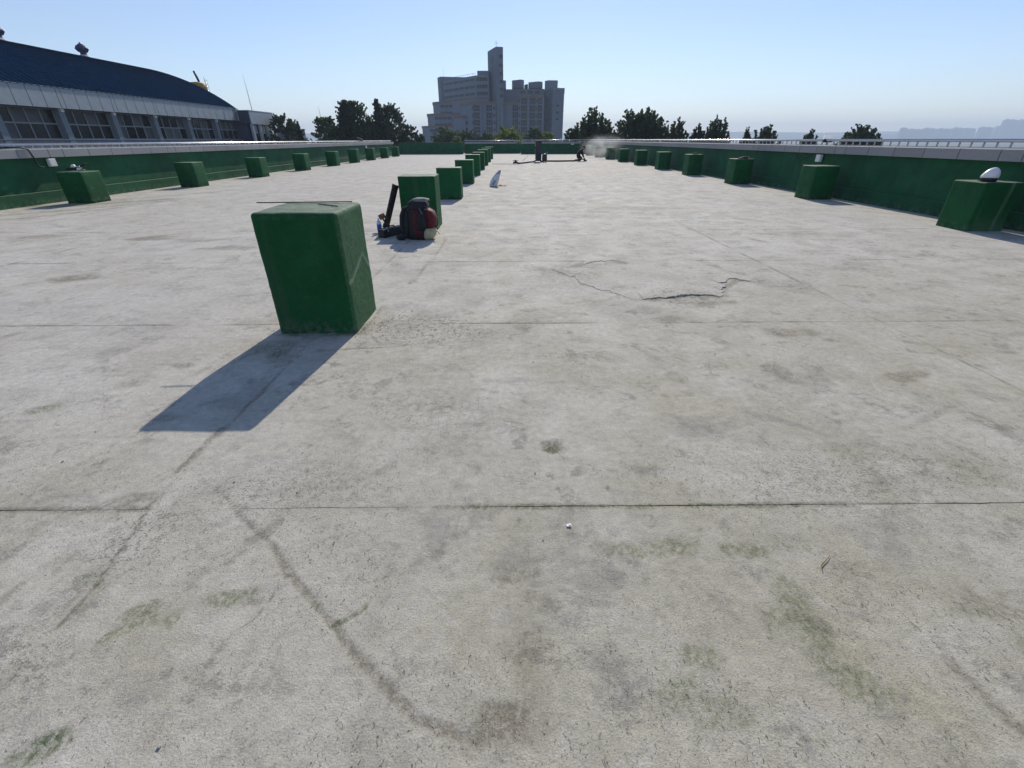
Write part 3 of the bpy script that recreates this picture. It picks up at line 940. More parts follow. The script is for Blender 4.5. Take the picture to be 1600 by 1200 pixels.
RLAB = ['green plinth at the right edge with a white helmet on top',
        'green plinth by the right parapet, next behind the one carrying the helmet',
        'green plinth by the right parapet with a pair of dark gloves on top',
        'green plinth by the right parapet with one small dark glove on top',
        'green plinth by the right parapet, just behind the one with a single glove',
        'green plinth by the right parapet, second behind the one with a single glove',
        'clear green plinth right beside the dust cloud by the right parapet',
        'dust veiled plinth of the right row, nearest of those inside the cloud',
        'dust veiled plinth of the right row, middle one inside the cloud',
        'dust veiled plinth of the right row, farthest inside the cloud']
for i in range(10):
    plinth(7.83, RY[i], RH[i], RLAB[i], GR, st=.05 if i == 0 else .2, scuff_and_sun=scuff_right if i == 0 else None)

# ------------------------------------------------------------------ things on the deck
# thin bar lying across the back edge of the nearest plinth
mb = MB(); mb.tube([(-2.02, 3.86, .9125), (-1.66, 3.88, .9125), (-1.27, 3.905, .9125)], .0045, 6)
tag(mb.build('steel_bar', M['black'], None, smooth=True), 'thin dark steel bar lying across the back edge of the nearest plinth', 'bar')
mb = MB(); mb.tube([(-1.50, 3.78, .911), (-1.40, 3.71, .911), (-1.30, 3.64, .911)], .004, 6)
tag(mb.build('thin_wire', M['black'], None, smooth=True), 'short thin wire on top of the nearest plinth beside the bar', 'wire')

def superloft(rings, seg=20, mi=0, e=.55):
    """rings: (z, cx, cy, rx, ry)"""
    vv = []
    for z_, cx, cy, rx, ry in rings:
        for k in range(seg):
            a = 2 * math.pi * k / seg
            ca, sa = math.cos(a), math.sin(a)
            vv.append((cx + rx * math.copysign(abs(ca) ** e, ca), cy + ry * math.copysign(abs(sa) ** e, sa), z_))
    ff = []
    for i in range(len(rings) - 1):
        for k in range(seg):
            k2 = (k + 1) % seg
            ff.append((i * seg + k, i * seg + k2, (i + 1) * seg + k2, (i + 1) * seg + k))
    ff.append(tuple(reversed(range(seg))))
    ff.append(tuple((len(rings) - 1) * seg + k for k in range(seg)))
    b = MB(); b.add(vv, ff, mi)
    return b
def wobble(o, amp, sc):
    for v in o.data.vertices:
        v.co += v.normal * (mnoise.noise(v.co * sc + Vector((o.location.x, 3, 1))) * amp)

# backpack: harness to the left, pockets to the right
bp = thing('backpack', 'dark red and black hiking backpack standing against a middle row plinth', 'backpack', (-1.36, 7.24, 0), R(-6))
b = superloft([(.0, 0, 0, .13, .13), (.02, 0, 0, .165, .155), (.12, 0, 0, .17, .165), (.25, 0, 0, .165, .16), (.40, -.005, 0, .15, .155), (.47, -.01, 0, .14, .14), (.49, -.01, 0, .10, .10)])
wobble(b.build('body', M['black_fabric'], bp, smooth=True), .022, 10)
b = superloft([(.03, .0, -.13, .075, .03), (.12, .0, -.145, .08, .037), (.3, .0, -.14, .075, .036), (.44, -.01, -.125, .06, .03)])
wobble(b.build('side_panel', M['maroon'], bp, smooth=True), .014, 13)
b = superloft([(.44, -.01, -.005, .145, .15), (.48, -.005, -.01, .155, .16), (.53, 0, -.01, .14, .145), (.565, .02, 0, .11, .11), (.575, .03, 0, .05, .06)])
lid = b.build('lid', M['black_fabric'], bp, smooth=True); wobble(lid, .014, 11)
b = superloft([(.548, .04, 0, .125, .125), (.572, .04, 0, .115, .115), (.586, .045, 0, .07, .075)])
wobble(b.build('lid_pocket', M['grey_fabric'], lid, smooth=True), .01, 10)
b = superloft([(.16, .15, -.01, .05, .10), (.20, .17, -.01, .075, .12), (.32, .18, -.01, .085, .12), (.40, .16, -.01, .065, .11), (.44, .13, -.01, .03, .08)])
wobble(b.build('front_pocket', M['red'], bp, smooth=True), .016, 12)
b = superloft([(.01, .13, -.05, .06, .10), (.05, .15, -.05, .085, .12), (.13, .16, -.05, .09, .125), (.17, .15, -.05, .07, .11)])
wobble(b.build('mesh_pocket', M['cream'], bp, smooth=True), .014, 12)
b = superloft([(.14, .06, -.15, .05, .03), (.18, .06, -.16, .065, .045), (.32, .07, -.16, .06, .05), (.41, .06, -.15, .04, .03)])
wobble(b.build('side_pocket', M['black_fabric'], bp, smooth=True), .012, 12)
b = superloft([(.02, -.17, 0, .03, .13), (.10, -.185, 0, .045, .14), (.30, -.18, 0, .04, .135), (.43, -.16, 0, .03, .11)])
wobble(b.build('back_panel', M['black_fabric'], bp, smooth=True), .014, 12)
for sy in (-.085, .085):
    b = MB(); b.tube([(-.15, sy, .46), (-.21, sy, .44), (-.255, sy * 1.1, .34), (-.265, sy * 1.2, .22), (-.25, sy * 1.3, .11), (-.19, sy * 1.4, .05)], [.02, .03, .032, .03, .02, .012], 8)
    b.build('shoulder_strap', M['black_fabric'], bp, smooth=True)
b = MB(); b.tube([(-.17, -.10, .06), (-.24, -.17, .045), (-.30, -.15, .035), (-.36, -.08, .03)], [.03, .045, .045, .025], 8)
b.build('hip_belt', M['black_fabric'], bp, smooth=True)
b = MB(); b.tube([(-.16, .1, .07), (-.25, .13, .05), (-.33, .06, .035)], [.03, .045, .03], 8)
b.build('hip_belt', M['black_fabric'], bp, smooth=True)
b = MB(); b.tube([(.14, -.13, .56), (.185, -.14, .52), (.175, -.15, .46), (.13, -.15, .44)], .009, 6)
b.build('lid_buckle_strap', M['grey_fabric'], bp, smooth=True)
b = MB(); b.tube([(.05, -.16, .46), (.085, -.18, .40), (.12, -.17, .30), (.10, -.17, .22)], .008, 6)
b.build('compression_strap', M['grey_fabric'], bp, smooth=True)
b = MB(); b.tube([(.19, .02, .15), (.27, -.01, .17), (.29, -.02, .20)], .007, 6); b.tube([(.2, -.06, .1), (.28, -.08, .12), (.31, -.09, .09)], .007, 6)
b.build('loose_strap', M['cream'], bp, smooth=True)

tb = thing('carry_tube', 'long black tube case leaning on the left side of the plinth behind the backpack', 'tube case', (-2.14, 8.2, 0))
b = MB(); b.tube([(0, 0, .03), (.24, -.02, .66)], .052, 16); b.build('body', M['black_fabric'], tb, smooth=True)
b = MB(); b.tube([(.235, -.02, .648), (.251, -.021, .692)], .055, 16); b.build('cap', M['rubber'], tb, smooth=True)
b = MB(); b.tube([(-.012, 0, .0), (.01, 0, .055)], .061, 16); b.build('cap', M['rubber'], tb, smooth=True)
b = MB(); b.tube([(.05, -.055, .12), (.07, -.075, .25), (.13, -.08, .4), (.19, -.075, .5)], .010, 6); b.build('strap', M['black'], tb, smooth=True)

cs = thing('tool_case', 'long black tool case lying on the ground beside the backpack', 'case', (-1.88, 7.5, 0), math.atan2(.43, .24))
b = MB(); b.box((0, 0, .055), (.50, .13, .11)); b.build('body', M['black'], cs, bevel=.012)
b = MB(); b.box((0, 0, .117), (.505, .134, .012)); b.build('lid', M['machine'], cs, bevel=.004)
b = MB(); b.tube([(-.07, 0, .123), (-.06, 0, .15), (.06, 0, .15), (.07, 0, .123)], .009, 6); b.build('handle', M['rubber'], cs, smooth=True)
for s_ in (-.15, .15):
    b = MB(); b.box((s_, -.069, .10), (.03, .008, .04)); b.build('latch', M['steel_dull'], cs)

bt = thing('water_bottle', 'clear water bottle with blue label standing beside the tube case', 'bottle', (-2.13, 7.72, 0))
b = MB(); b.lathe([(.03, 0), (.036, .01), (.037, .15), (.03, .18), (.014, .20), (.014, .215)], seg=14); b.build('body', M['bottle'], bt, smooth=True)
b = MB(); b.lathe([(.0385, .06), (.0385, .14)], seg=14); b.build('label', M['blue_label'], bt, smooth=True)
b = MB(); b.lathe([(.016, .213), (.016, .236)], seg=12); b.build('cap', M['white'], bt)
hm = thing('mallet', 'wooden mallet with dark handle propped against the tube case', 'mallet', (-2.10, 7.98, 0))
b = MB(); b.tube([(.08, .02, .01), (-.03, 0, .19)], .014, 8); b.build('handle', M['machine'], hm, smooth=True)
b = MB(); b.tube([(-.08, -.015, .20), (.015, .015, .245)], .042, 12); b.build('head', M['brown'], hm, smooth=True)

# pale sack and rag farther back
sk = thing('sack', 'pale plastic sack with blue print standing upright on the open deck', 'sack', (-.50, 16.05, 0), R(10))
b = superloft([(0, 0, 0, .11, .05), (.04, .01, 0, .14, .075), (.15, .045, 0, .14, .07), (.27, .10, .01, .12, .055), (.36, .15, .015, .085, .035), (.40, .18, .02, .055, .022)], e=.7)
o = b.build('body', M['sack'], sk, smooth=True); wobble(o, .024, 9)
b = superloft([(.365, .155, .012, .08, .042), (.40, .175, .015, .068, .036), (.44, .20, .02, .05, .028), (.47, .215, .02, .03, .016)], e=.7)
o = b.build('printed_top', M['sack_print'], sk, smooth=True); wobble(o, .02, 10)
b = superloft([(.06, .0, -.062, .05, .012), (.12, .02, -.068, .055, .012), (.19, .05, -.064, .045, .012)], e=.7)
b.build('printed_patch', M['sack_print'], sk, smooth=True)
rg = MB()
vv, ff = [], []
for j in range(9):
    for i in range(13):
        x_, y_ = i / 12 * .36 - .18, j / 8 * .22 - .11
        z_ = .012 + .05 * max(0, mnoise.noise(Vector((x_ * 9, y_ * 9, 2))) + .35) * (1 - (abs(x_) / .19) ** 2) * (1 - (abs(y_) / .12) ** 2)
        vv.append((x_, y_, max(.006, z_)))
for j in range(8):
    for i in range(12):
        a = j * 13 + i
        ff.append((a, a + 1, a + 14, a + 13))
rg.add(vv, ff)
o = rg.build('rag', M['orange'], None, smooth=True)
o.location = (-.24, 16.25, 0)
tag(o, 'crumpled orange brown rag lying beside the pale sack', 'rag')

# safety helmet on the right plinth
hl = thing('safety_helmet', 'white safety helmet resting on the plinth at the right edge', 'helmet', (7.72, 7.83, .742), R(170))
def dome(rx, ry, h_, seg=24, n=8, z0=0.0, brim=.0):
    pr = []
    for i in range(n + 1):
        a = i / n * math.pi / 2
        pr.append((math.cos(a), z0 + math.sin(a) * h_))
    b_ = MB()
    vv = []
    for r_, z_ in pr:
        for k in range(seg):
            t_ = 2 * math.pi * k / seg
            fx = 1 + (.20 * max(0.0, 1 - (z_ - z0) / h_) ** 1.2 if math.cos(t_) > .3 else 0) * max(0, math.cos(t_)) ** 2
            vv.append((r_ * rx * math.cos(t_) * fx - .02 * (z_ - z0) / h_, r_ * ry * math.sin(t_), z_))
    ff = []
    for i in range(n):
        for k in range(seg):
            k2 = (k + 1) % seg
            ff.append((i * seg + k, i * seg + k2, (i + 1) * seg + k2, (i + 1) * seg + k))
    ff.append(tuple(reversed(range(seg))))
    b_.add(vv, ff)
    return b_
dome(.112, .10, .15, z0=.05).build('shell', M['helmet_white'], hl, smooth=True)
b = MB(); b.lathe([(.103, 0), (.107, .05)], seg=24, sx=1.0, sy=.9); b.build('headband', M['black'], hl, smooth=True)
b = MB(); b.tube([(-.06, -.09, .03), (.02, -.115, .008), (.09, -.10, .008), (.11, -.05, .008)], .007, 6); b.build('chin_strap', M['black'], hl, smooth=True)

# angle grinder on the left plinth
ag = thing('angle_grinder', 'black and white power tool lying on the plinth by the left parapet', 'power tool', (-10.52, 12.12, .706), R(15))
b = MB(); b.tube([(-.17, 0, .045), (-.06, 0, .05), (.05, .0, .06)], [.03, .036, .042], 12); b.build('body', M['machine'], ag, smooth=True)
b = MB(); b.tube([(.05, 0, .06), (.12, 0, .075)], [.045, .04], 12); b.build('gear_head', M['steel_dull'], ag, smooth=True)
b = MB(); b.lathe([(.0, .012), (.07, .012), (.075, .03), (.03, .04)], (.12, 0, .0), 18); b.build('disc_guard', M['black'], ag, smooth=True)
b = MB(); b.tube([(.09, 0, .08), (.16, .03, .12), (.24, .06, .155)], [.016, .018, .015], 10); b.build('side_handle', M['rubber'], ag, smooth=True)
b = superloft([(.085, -.02, 0, .05, .045), (.12, -.02, 0, .045, .04), (.15, -.015, 0, .02, .02)]); b.build('dust_cover', M['white'], ag, smooth=True)
b = MB(); b.box((.09, -.05, .045), (.07, .03, .05)); b.build('side_plate', M['white'], ag, bevel=.006)

def glove(parent_name, x, y, z, rz, label, group=None):
    g = thing(parent_name, label, 'glove', (x, y, z), rz, group)
    b_ = superloft([(.0, 0, 0, .05, .07), (.012, 0, 0, .058, .08), (.03, 0, 0, .05, .07), (.04, 0, 0, .03, .04)])
    b_.build('palm', M['rubber'], g, smooth=True)
    for k, (fx, ln) in enumerate(((-.042, .07), (-.015, .085), (.014, .08), (.04, .06))):
        b_ = MB(); b_.tube([(fx, .05, .018), (fx * 1.1, .05 + ln * .6, .035), (fx * 1.1, .05 + ln, .02)], [.014, .014, .010], 8); b_.build('finger', M['rubber'], g, smooth=True)
    b_ = MB(); b_.tube([(.05, -.02, .02), (.085, .02, .03), (.09, .05, .02)], [.015, .014, .01], 8); b_.build('thumb', M['rubber'], g, smooth=True)
    b_ = superloft([(.004, 0, -.10, .045, .05), (.03, 0, -.10, .05, .05), (.06, 0, -.095, .04, .045)]); b_.build('cuff', M['machine'], g, smooth=True)
glove('work_glove', 7.76, 16.65, .772, .4, 'left dark work glove on the plinth with two gloves', 'pair of dark gloves')
glove('work_glove', 7.98, 16.68, .772, -.9, 'right dark work glove on the plinth with two gloves', 'pair of dark gloves')
glove('work_glove', 7.84, 21.05, .793, .9, 'single dark work glove on a farther plinth by the right parapet')

# litter
mb = MB()
mb.box((0, 0, .003), (.019, .013, .0012), 0, .3, Matrix.Rotation(R(-8), 3, 'X'))
mb.box((.004, .003, .0052), (.009, .009, .001), 0, .3, Matrix.Rotation(R(-14), 3, 'X'))
o = mb.build('paper_scrap', M['paper']); o.location = (.232, 1.29, .001)
tag(o, 'tiny white paper scrap on the concrete near the first joint', 'paper')
mb = MB(); mb.tube([(1.105, 1.065, .004), (1.115, 1.09, .005), (1.15, 1.115, .006), (1.175, 1.135, .005)], [.001, .0016, .0014, .0008], 6)
tag(mb.build('twig', M['twig'], None, smooth=True), 'small brown twig lying on the concrete at lower right', 'twig')
mb = MB()
for k in range(22):
    a = rng.random() * 6.28; rr_ = rng.random() ** .5
    px_, py_ = rng.uniform(-2.3, 2.8), rng.uniform(.55, 3.4)
    sz = rng.uniform(.002, .0055)
    mb.box((px_, py_, sz * .5 + .001), (sz, sz * rng.uniform(.8, 2.0), sz), 0, a)
for k in range(60):
    px_, py_ = rng.gauss(-1.08, .16), rng.gauss(3.55, .2)
    if -1.85 < px_ < -1.19 and py_ > 3.3: continue
    sz = rng.uniform(.002, .006)
    mb.box((px_, py_, sz * .5 + .001), (sz, sz * rng.uniform(.8, 2.0), sz), 0, rng.random() * 6)
tag(mb.build('grit', M['concrete']), 'scattered dark grit and flakes on the concrete', 'grit', kind='stuff')

# ------------------------------------------------------------------ wall boxes, cables, lamps
def wall_box(x, y, z0, z1, inx, label):
    t_ = thing('junction_box', label, 'junction box', (x, y, z0))
    b_ = MB(); b_.box((inx * .04, 0, (z1 - z0) / 2), (.076, .19, z1 - z0)); b_.build('case', M['white'], t_, bevel=.01)
    b_ = MB(); b_.box((inx * .081, 0, (z1 - z0) / 2), (.008, .16, (z1 - z0) * .8)); b_.build('cover', M['white'], t_)
    return t_
wall_box(-11.34, 12.43, .80, .975, 1, 'white junction box under the left coping near the power tool plinth')
wall_box(-11.34, 40.3, .76, .96, 1, 'small white junction box far along the left parapet')
wall_box(8.42, 13.45, .80, .975, -1, 'white junction box with cable loop under the right coping')
t_ = thing('junction_box', 'tiny white junction box on the end wall above the kneeling worker', 'junction box', (6.75, 53.38, .86))
b = MB(); b.box((0, -.04, .06), (.3, .07, .12)); b.build('case', M['white'], t_)
b = MB(); b.box((0, -.08, .06), (.26, .008, .09)); b.build('cover', M['white'], t_)
mb = MB(); mb.tube([(-11.5, 11.3, 1.2), (-11.36, 11.5, 1.225), (-11.26, 11.72, 1.225), (-11.235, 11.90, 1.18), (-11.235, 11.95, 1.0), (-11.28, 11.99, .88), (-11.28, 12.07, .80), (-11.24, 12.12, .79)], .016, 8)
tag(mb.build('cable', M['rubber'], None, smooth=True), 'black cable hanging over the left coping', 'cable')
mb = MB(); mb.tube([(8.33, 13.7, .96), (8.32, 13.95, .86), (8.33, 14.2, .80), (8.33, 14.4, .88), (8.345, 14.5, .97)], .012, 8)
tag(mb.build('cable', M['rubber'], None, smooth=True), 'thin dark cable looping beside the white box on the right parapet', 'cable')

def floodlight(x, y, z, rz, label, sc=1.0):
    t_ = thing('floodlight', label, 'floodlight', (x, y, z), rz)
    b_ = MB(); b_.tube([(0, 0, 0), (0, 0, .13 * sc)], .02, 8); b_.build('post', M['steel_dull'], t_, smooth=True)
    rot = Matrix.Rotation(R(-20), 3, 'Y')
    b_ = MB(); b_.box((0, 0, .22 * sc), (.46 * sc, .34 * sc, .12 * sc), 0, 0, rot); b_.build('housing', M['black'], t_, bevel=.02)
    b_ = MB(); b_.box((-.01 * sc, 0, .30 * sc), (.44 * sc, .36 * sc, .02 * sc), 0, 0, rot); b_.build('shade', M['white'], t_, bevel=.004)
    b_ = MB()
    for s_ in (-1, 1):
        b_.tube([(0, s_ * .19 * sc, .22 * sc), (0, s_ * .19 * sc, .12 * sc), (0, 0, .11 * sc)], .012, 6)
    b_.build('bracket', M['steel_dull'], t_)
    return t_
floodlight(8.66, 13.75, 1.20, R(60), 'black and white floodlight on the right rail before the distant trees', .62)
floodlight(-11.55, 11.35, 1.19, R(10), 'white floodlight on the left rail at the edge of view', .62)
floodlight(-11.55, 39.8, 1.19, R(200), 'small white floodlight far along the left rail below the dark trees', .9)

# ------------------------------------------------------------------ machines, hose and worker at the far end
dx = thing('dust_extractor', 'tall black industrial dust extractor standing far out on the deck', 'dust extractor', (2.03, 33.9, 0))
b = MB(); b.box((0, .1, .72), (.40, .40, 1.12)); b.build('cabinet', M['machine'], dx, bevel=.03)
b = MB(); b.lathe([(.19, .08), (.2, .12), (.2, .38), (.17, .42)], (0, -.13, .0), 18); b.build('dust_bin', M['black'], dx, smooth=True)
b = MB(); b.box((0, .1, 1.295), (.36, .36, .03)); b.build('motor_cover', M['black'], dx, bevel=.01)
b = MB(); b.box((0, .0, .10), (.50, .60, .05)); b.build('chassis', M['machine'], dx, bevel=.008)
for sx in (-.22, .22):
    for sy in (-.24, .28):
        b = MB(); b.tube([(sx - .02, sy, .06), (sx + .02, sy, .06)], .06, 12); b.build('wheel', M['rubber'], dx)
b = MB(); b.tube([(-.21, -.1, .9), (-.27, -.12, .88), (-.3, -.14, .80)], .03, 8); b.build('inlet', M['rubber'], dx, smooth=True)
b = MB(); b.box((-.21, -.05, 1.02), (.02, .12, .06)); b.build('switch_plate', M['white'], dx)
vc = thing('wet_vacuum', 'small dark vacuum with upright handle beside the tall extractor', 'vacuum', (2.42, 33.5, 0))
b = MB(); b.lathe([(.15, .09), (.17, .14), (.17, .40), (.13, .48), (.05, .52)], seg=16); b.build('drum', M['machine'], vc, smooth=True)
for a in (0.6, 2.2, 3.8, 5.4):
    b = MB(); b.tube([(.12 * math.cos(a) - .015, .12 * math.sin(a), .045), (.12 * math.cos(a) + .015, .12 * math.sin(a), .045)], .045, 10); b.build('wheel', M['rubber'], vc)
b = MB(); b.tube([(.13, .1, .3), (.16, .1, .62), (.16, -.1, .62), (.13, -.1, .3)], .015, 8); b.build('handle', M['steel_dull'], vc, smooth=True)
gd = thing('floor_grinder', 'low floor grinder with wheels left of the dust extractor', 'grinder', (.45, 30.95, 0))
b = MB(); b.lathe([(.11, .04), (.12, .06), (.12, .13), (.07, .16), (.06, .23), (.03, .25)], seg=16); b.build('motor', M['machine'], gd, smooth=True)
for s_ in (-.14, .14):
    b = MB(); b.tube([(s_ - .02, -.02, .07), (s_ + .02, -.02, .07)], .07, 12); b.build('wheel', M['rubber'], gd)
b = MB(); b.tube([(-.17, 0, .2), (.17, 0, .2)], .016, 8); b.build('handle_bar', M['machine'], gd, smooth=True)
mb = MB()
pts = [(.62 + i * (1.78 - .62) / 10, 31.2 + i * .27 + .08 * math.sin(i * 1.3), .045) for i in range(11)]
mb.tube(pts, .045, 8)
tag(mb.build('hose', M['rubber'], None, smooth=True), 'short black hose from the floor grinder to the dust extractor', 'hose')
mb = MB()
pts = [(2.2 + i * .245, 34.35 + .10 * math.sin(i * .9) + .02 * i, .05) for i in range(11)]
mb.tube(pts, .05, 8)
tag(mb.build('hose', M['rubber'], None, smooth=True), 'thick black hose from the dust extractor to the kneeling worker', 'hose')
mb = MB(); mb.tube([(1.05, 36.0, .012), (1.3, 40, .012), (1.75, 46, .012), (2.05, 52.5, .012)], .012, 6)
tag(mb.build('cable', M['rubber'], None, smooth=True), 'thin dark power cable running from the machines to the end wall', 'cable')
mb = MB(); mb.tube([(-1.0, 31.3, .012), (-.3, 31.1, .012), (.3, 30.95, .02)], .012, 6)
tag(mb.build('cable', M['rubber'], None, smooth=True), 'thin dark cable lying left of the floor grinder', 'cable')

def skin_body(name, joints, edges, radii, mat, parent, root=0, sub=1):
    me = bpy.data.meshes.new(name)
    me.from_pydata(joints, edges, [])
    o = link(name, me, parent)
    bpy.context.view_layer.objects.active = o
    sk_ = o.modifiers.new('skin', 'SKIN')
    sk_.use_smooth_shade = True
    for i, r_ in enumerate(radii):
        rr_ = r_ if isinstance(r_, tuple) else (r_, r_)
        me.skin_vertices[0].data[i].radius = rr_
        me.skin_vertices[0].data[i].use_root = (i == root)
    ss = o.modifiers.new('sub', 'SUBSURF'); ss.levels = sub; ss.render_levels = sub
    dg = bpy.context.evaluated_depsgraph_get()
    me2 = bpy.data.meshes.new_from_object(o.evaluated_get(dg))
    o.modifiers.clear()
    o.data = me2
    me2.materials.clear(); me2.materials.append(mat)
    me2.polygons.foreach_set('use_smooth', [True] * len(me2.polygons))
    return o
pn = thing('person', 'person in dark work clothes kneeling and grinding the deck at the far end', 'person', (4.93, 35.0, 0), R(0))
J = [(-.10, 0, .36), (-.02, 0, .50), (.10, 0, .66), (.17, 0, .72), (.22, 0, .77),            # pelvis, belly, chest, neck base, neck
     (.14, -.19, .68), (.22, -.21, .45), (.34, -.12, .24),                                # near arm
     (.14, .19, .68), (.24, .21, .45), (.36, .10, .22),                                   # far arm
     (-.09, -.13, .33), (.20, -.17, .20), (.06, -.16, .06), (-.02, -.16, .05),                # near leg: hip, knee up front, heel
     (-.09, .13, .33), (.12, .15, .07), (-.22, .14, .07), (-.30, .14, .05)]                 # far leg kneels
ED = [(0, 1), (1, 2), (2, 3), (3, 4), (2, 5), (5, 6), (6, 7), (2, 8), (8, 9), (9, 10), (0, 11), (11, 12), (12, 13), (13, 14), (0, 15), (15, 16), (16, 17), (17, 18)]
RA = [.15, .15, .165, .09, .06, .08, .056, .042, .08, .056, .042, .105, .085, .06, .05, .105, .085, .06, .05]
skin_body('body', J, ED, RA, M['cloth_dark'], pn)
b = MB(); b.lathe([(.03, -.11), (.065, -.09), (.085, -.03), (.092, .03), (.075, .09), (.03, .115)], (.285, 0, .83), 14, sx=1.08, sy=.85, mat=Matrix.Rotation(R(35), 3, 'Y'))
b.tube([(.365, 0, .80), (.39, 0, .775)], .014, 6)
for s_ in (-1, 1):
    b.tube([(.27, s_ * .075, .83), (.27, s_ * .088, .83)], .022, 8)
b.build('head', M['skin'], pn, smooth=True)
b = MB(); b.lathe([(.098, .0), (.1, .03), (.085, .075), (.04, .105)], (.29, 0, .855), 14, sx=1.05, sy=.9, mat=Matrix.Rotation(R(35), 3, 'Y'))
b.box((.405, 0, .80), (.09, .14, .012), 0, 0, Matrix.Rotation(R(40), 3, 'Y'))
b.build('cap', M['cap'], pn, smooth=True)
for s_, y_ in ((0, -.12), (1, .10)):
    b = MB(); x_, z_ = (.34, .22) if s_ == 0 else (.36, .20)
    b.tube([(x_, y_, z_), (x_ + .04, y_, z_ - .045)], [.038, .042], 8)
    for k in range(4):
        b.tube([(x_ + .035, y_ - .03 + k * .02, z_ - .04), (x_ + .065, y_ - .03 + k * .02, z_ - .07), (x_ + .05, y_ - .03 + k * .02, z_ - .095)], .009, 6)
    b.tube([(x_ + .01, y_ + .03 * (1 if s_ == 0 else -1), z_ - .02), (x_ + .03, y_ + .05 * (1 if s_ == 0 else -1), z_ - .06)], .010, 6)
    b.build('gloved_hand', M['rubber'], pn, smooth=True)
hgr = thing('hand_grinder', 'low dark hand grinder held by the kneeling worker', 'grinder', (5.36, 35.0, 0))
b = MB(); b.lathe([(.11, .006), (.125, .02), (.125, .06), (.06, .09), (.05, .12)], (.03, 0, 0), 16); b.build('dust_shroud', M['machine'], hgr, smooth=True)
b = MB(); b.tube([(.03, 0, .10), (-.09, -.02, .125), (-.2, -.03, .13)], [.045, .038, .03], 10); b.build('body', M['machine'], hgr, smooth=True)
b = MB(); b.tube([(.03, .04, .1), (.03, .16, .13)], .016, 8); b.build('side_handle', M['rubber'], hgr, smooth=True)

# cloud of grinding dust
def mat_dust():
    mt = bpy.data.materials.new('grinding_dust'); mt.use_nodes = True
    t = mt.node_tree; t.nodes.clear(); q = NT(t)
    o_ = q.n('OutputMaterial'); pv = q.n('VolumePrincipled')
    pv.inputs['Color'].default_value = (.92, .92, .93, 1)
    pv.inputs['Anisotropy'].default_value = .2
    v = q.objco()
    ln = q.n('VectorMath', operation='LENGTH'); q.l(v, ln.inputs[0])
    fall = q.rng(ln.outputs['Value'], .35, 1.0, 1, 0)
    nz = q.rng(q.noise(q.mapped(v, (1.6, 1.6, 1.2)), 1.3, 3, .6), .32, .72)
    q.l(q.math('MULTIPLY', q.math('MULTIPLY', fall, nz), .19), pv.inputs['Density'])
    q.l(pv.outputs[0], o_.inputs['Volume'])
    return mt
mb = MB(); mb.lathe([(.02, -.999), (.5, -.87), (.87, -.5), (1, 0), (.87, .5), (.5, .87), (.02, .999)], seg=20)
o = mb.build('dust_cloud', mat_dust(), None, smooth=True)
o.location = (7.75, 41.5, .75); o.scale = (1.9, 7.0, 1.15)
tag(o, 'pale cloud of grinding dust drifting over the right parapet row', 'dust', kind='stuff')

# ------------------------------------------------------------------ gymnasium with the blue barrel roof
gym = thing('gymnasium', 'long hall with blue barrel roof and grey fascia beyond the left parapet', 'building', (-36, 45, -12))
GX, GY0, GY1 = -36.0, 14.0, 69.6
APX, APZ, RAD = -50.0, 9.75, 23.6
ths0 = math.asin((GX + .1 - APX) / RAD)
def loc(p_): return (p_[0] + 36, p_[1] - 45, p_[2] + 12)
mb = MB(); mb.prism([(GX - .9 + 36, GY0 - 45), (GX - .9 + 36, GY1 - .3 - 45), (-64 + 36, GY1 - .3 - 45), (-64 + 36, GY0 - 45)], 0, 16.4)
mb.build('wall', M['gym_wall'], gym)
mb = MB(); vv, ff = [], []
N = 40
prof = [(APX + RAD * math.sin(-ths0 + 2 * ths0 * i / N), APZ - RAD + RAD * math.cos(-ths0 + 2 * ths0 * i / N)) for i in range(N + 1)]
for y_ in (GY0, GY1):
    for x_, z_ in prof: vv.append(loc((x_, y_, z_)))
for i in range(N):
    ff.append((i, i + 1, N + 2 + i, N + 1 + i))
ff.append(tuple(range(N + 1)) )
ff.append(tuple(range(2 * N + 1, N, -1)))
mb.add(vv, ff)
roof = mb.build('roof', M['roof_blue'], gym)
mb = MB()
y_ = GY0 + .3
while y_ < GY1:
    pts_o, pts_i = [], []
    va, fa_ = [], []
    half = N // 2
    for i in range(half, N + 1):
        x_, z_ = prof[i]
        nx_, nz_ = (x_ - APX) / RAD, (z_ - APZ + RAD) / RAD
        for hh in (0, .045):
            for dy in (-.035, .035):
                va.append(loc((x_ + nx_ * hh, y_ + dy, z_ + nz_ * hh)))
    for i in range(N - half):
        a = i * 4
        fa_ += [(a + 2, a + 6, a + 7, a + 3), (a, a + 4, a + 6, a + 2), (a + 1, a + 3, a + 7, a + 5)]
    mb.add(va, fa_)
    y_ += .55
sm = mb.build('standing_seam', M['roof_blue'], roof); sm['kind'] = 'stuff'
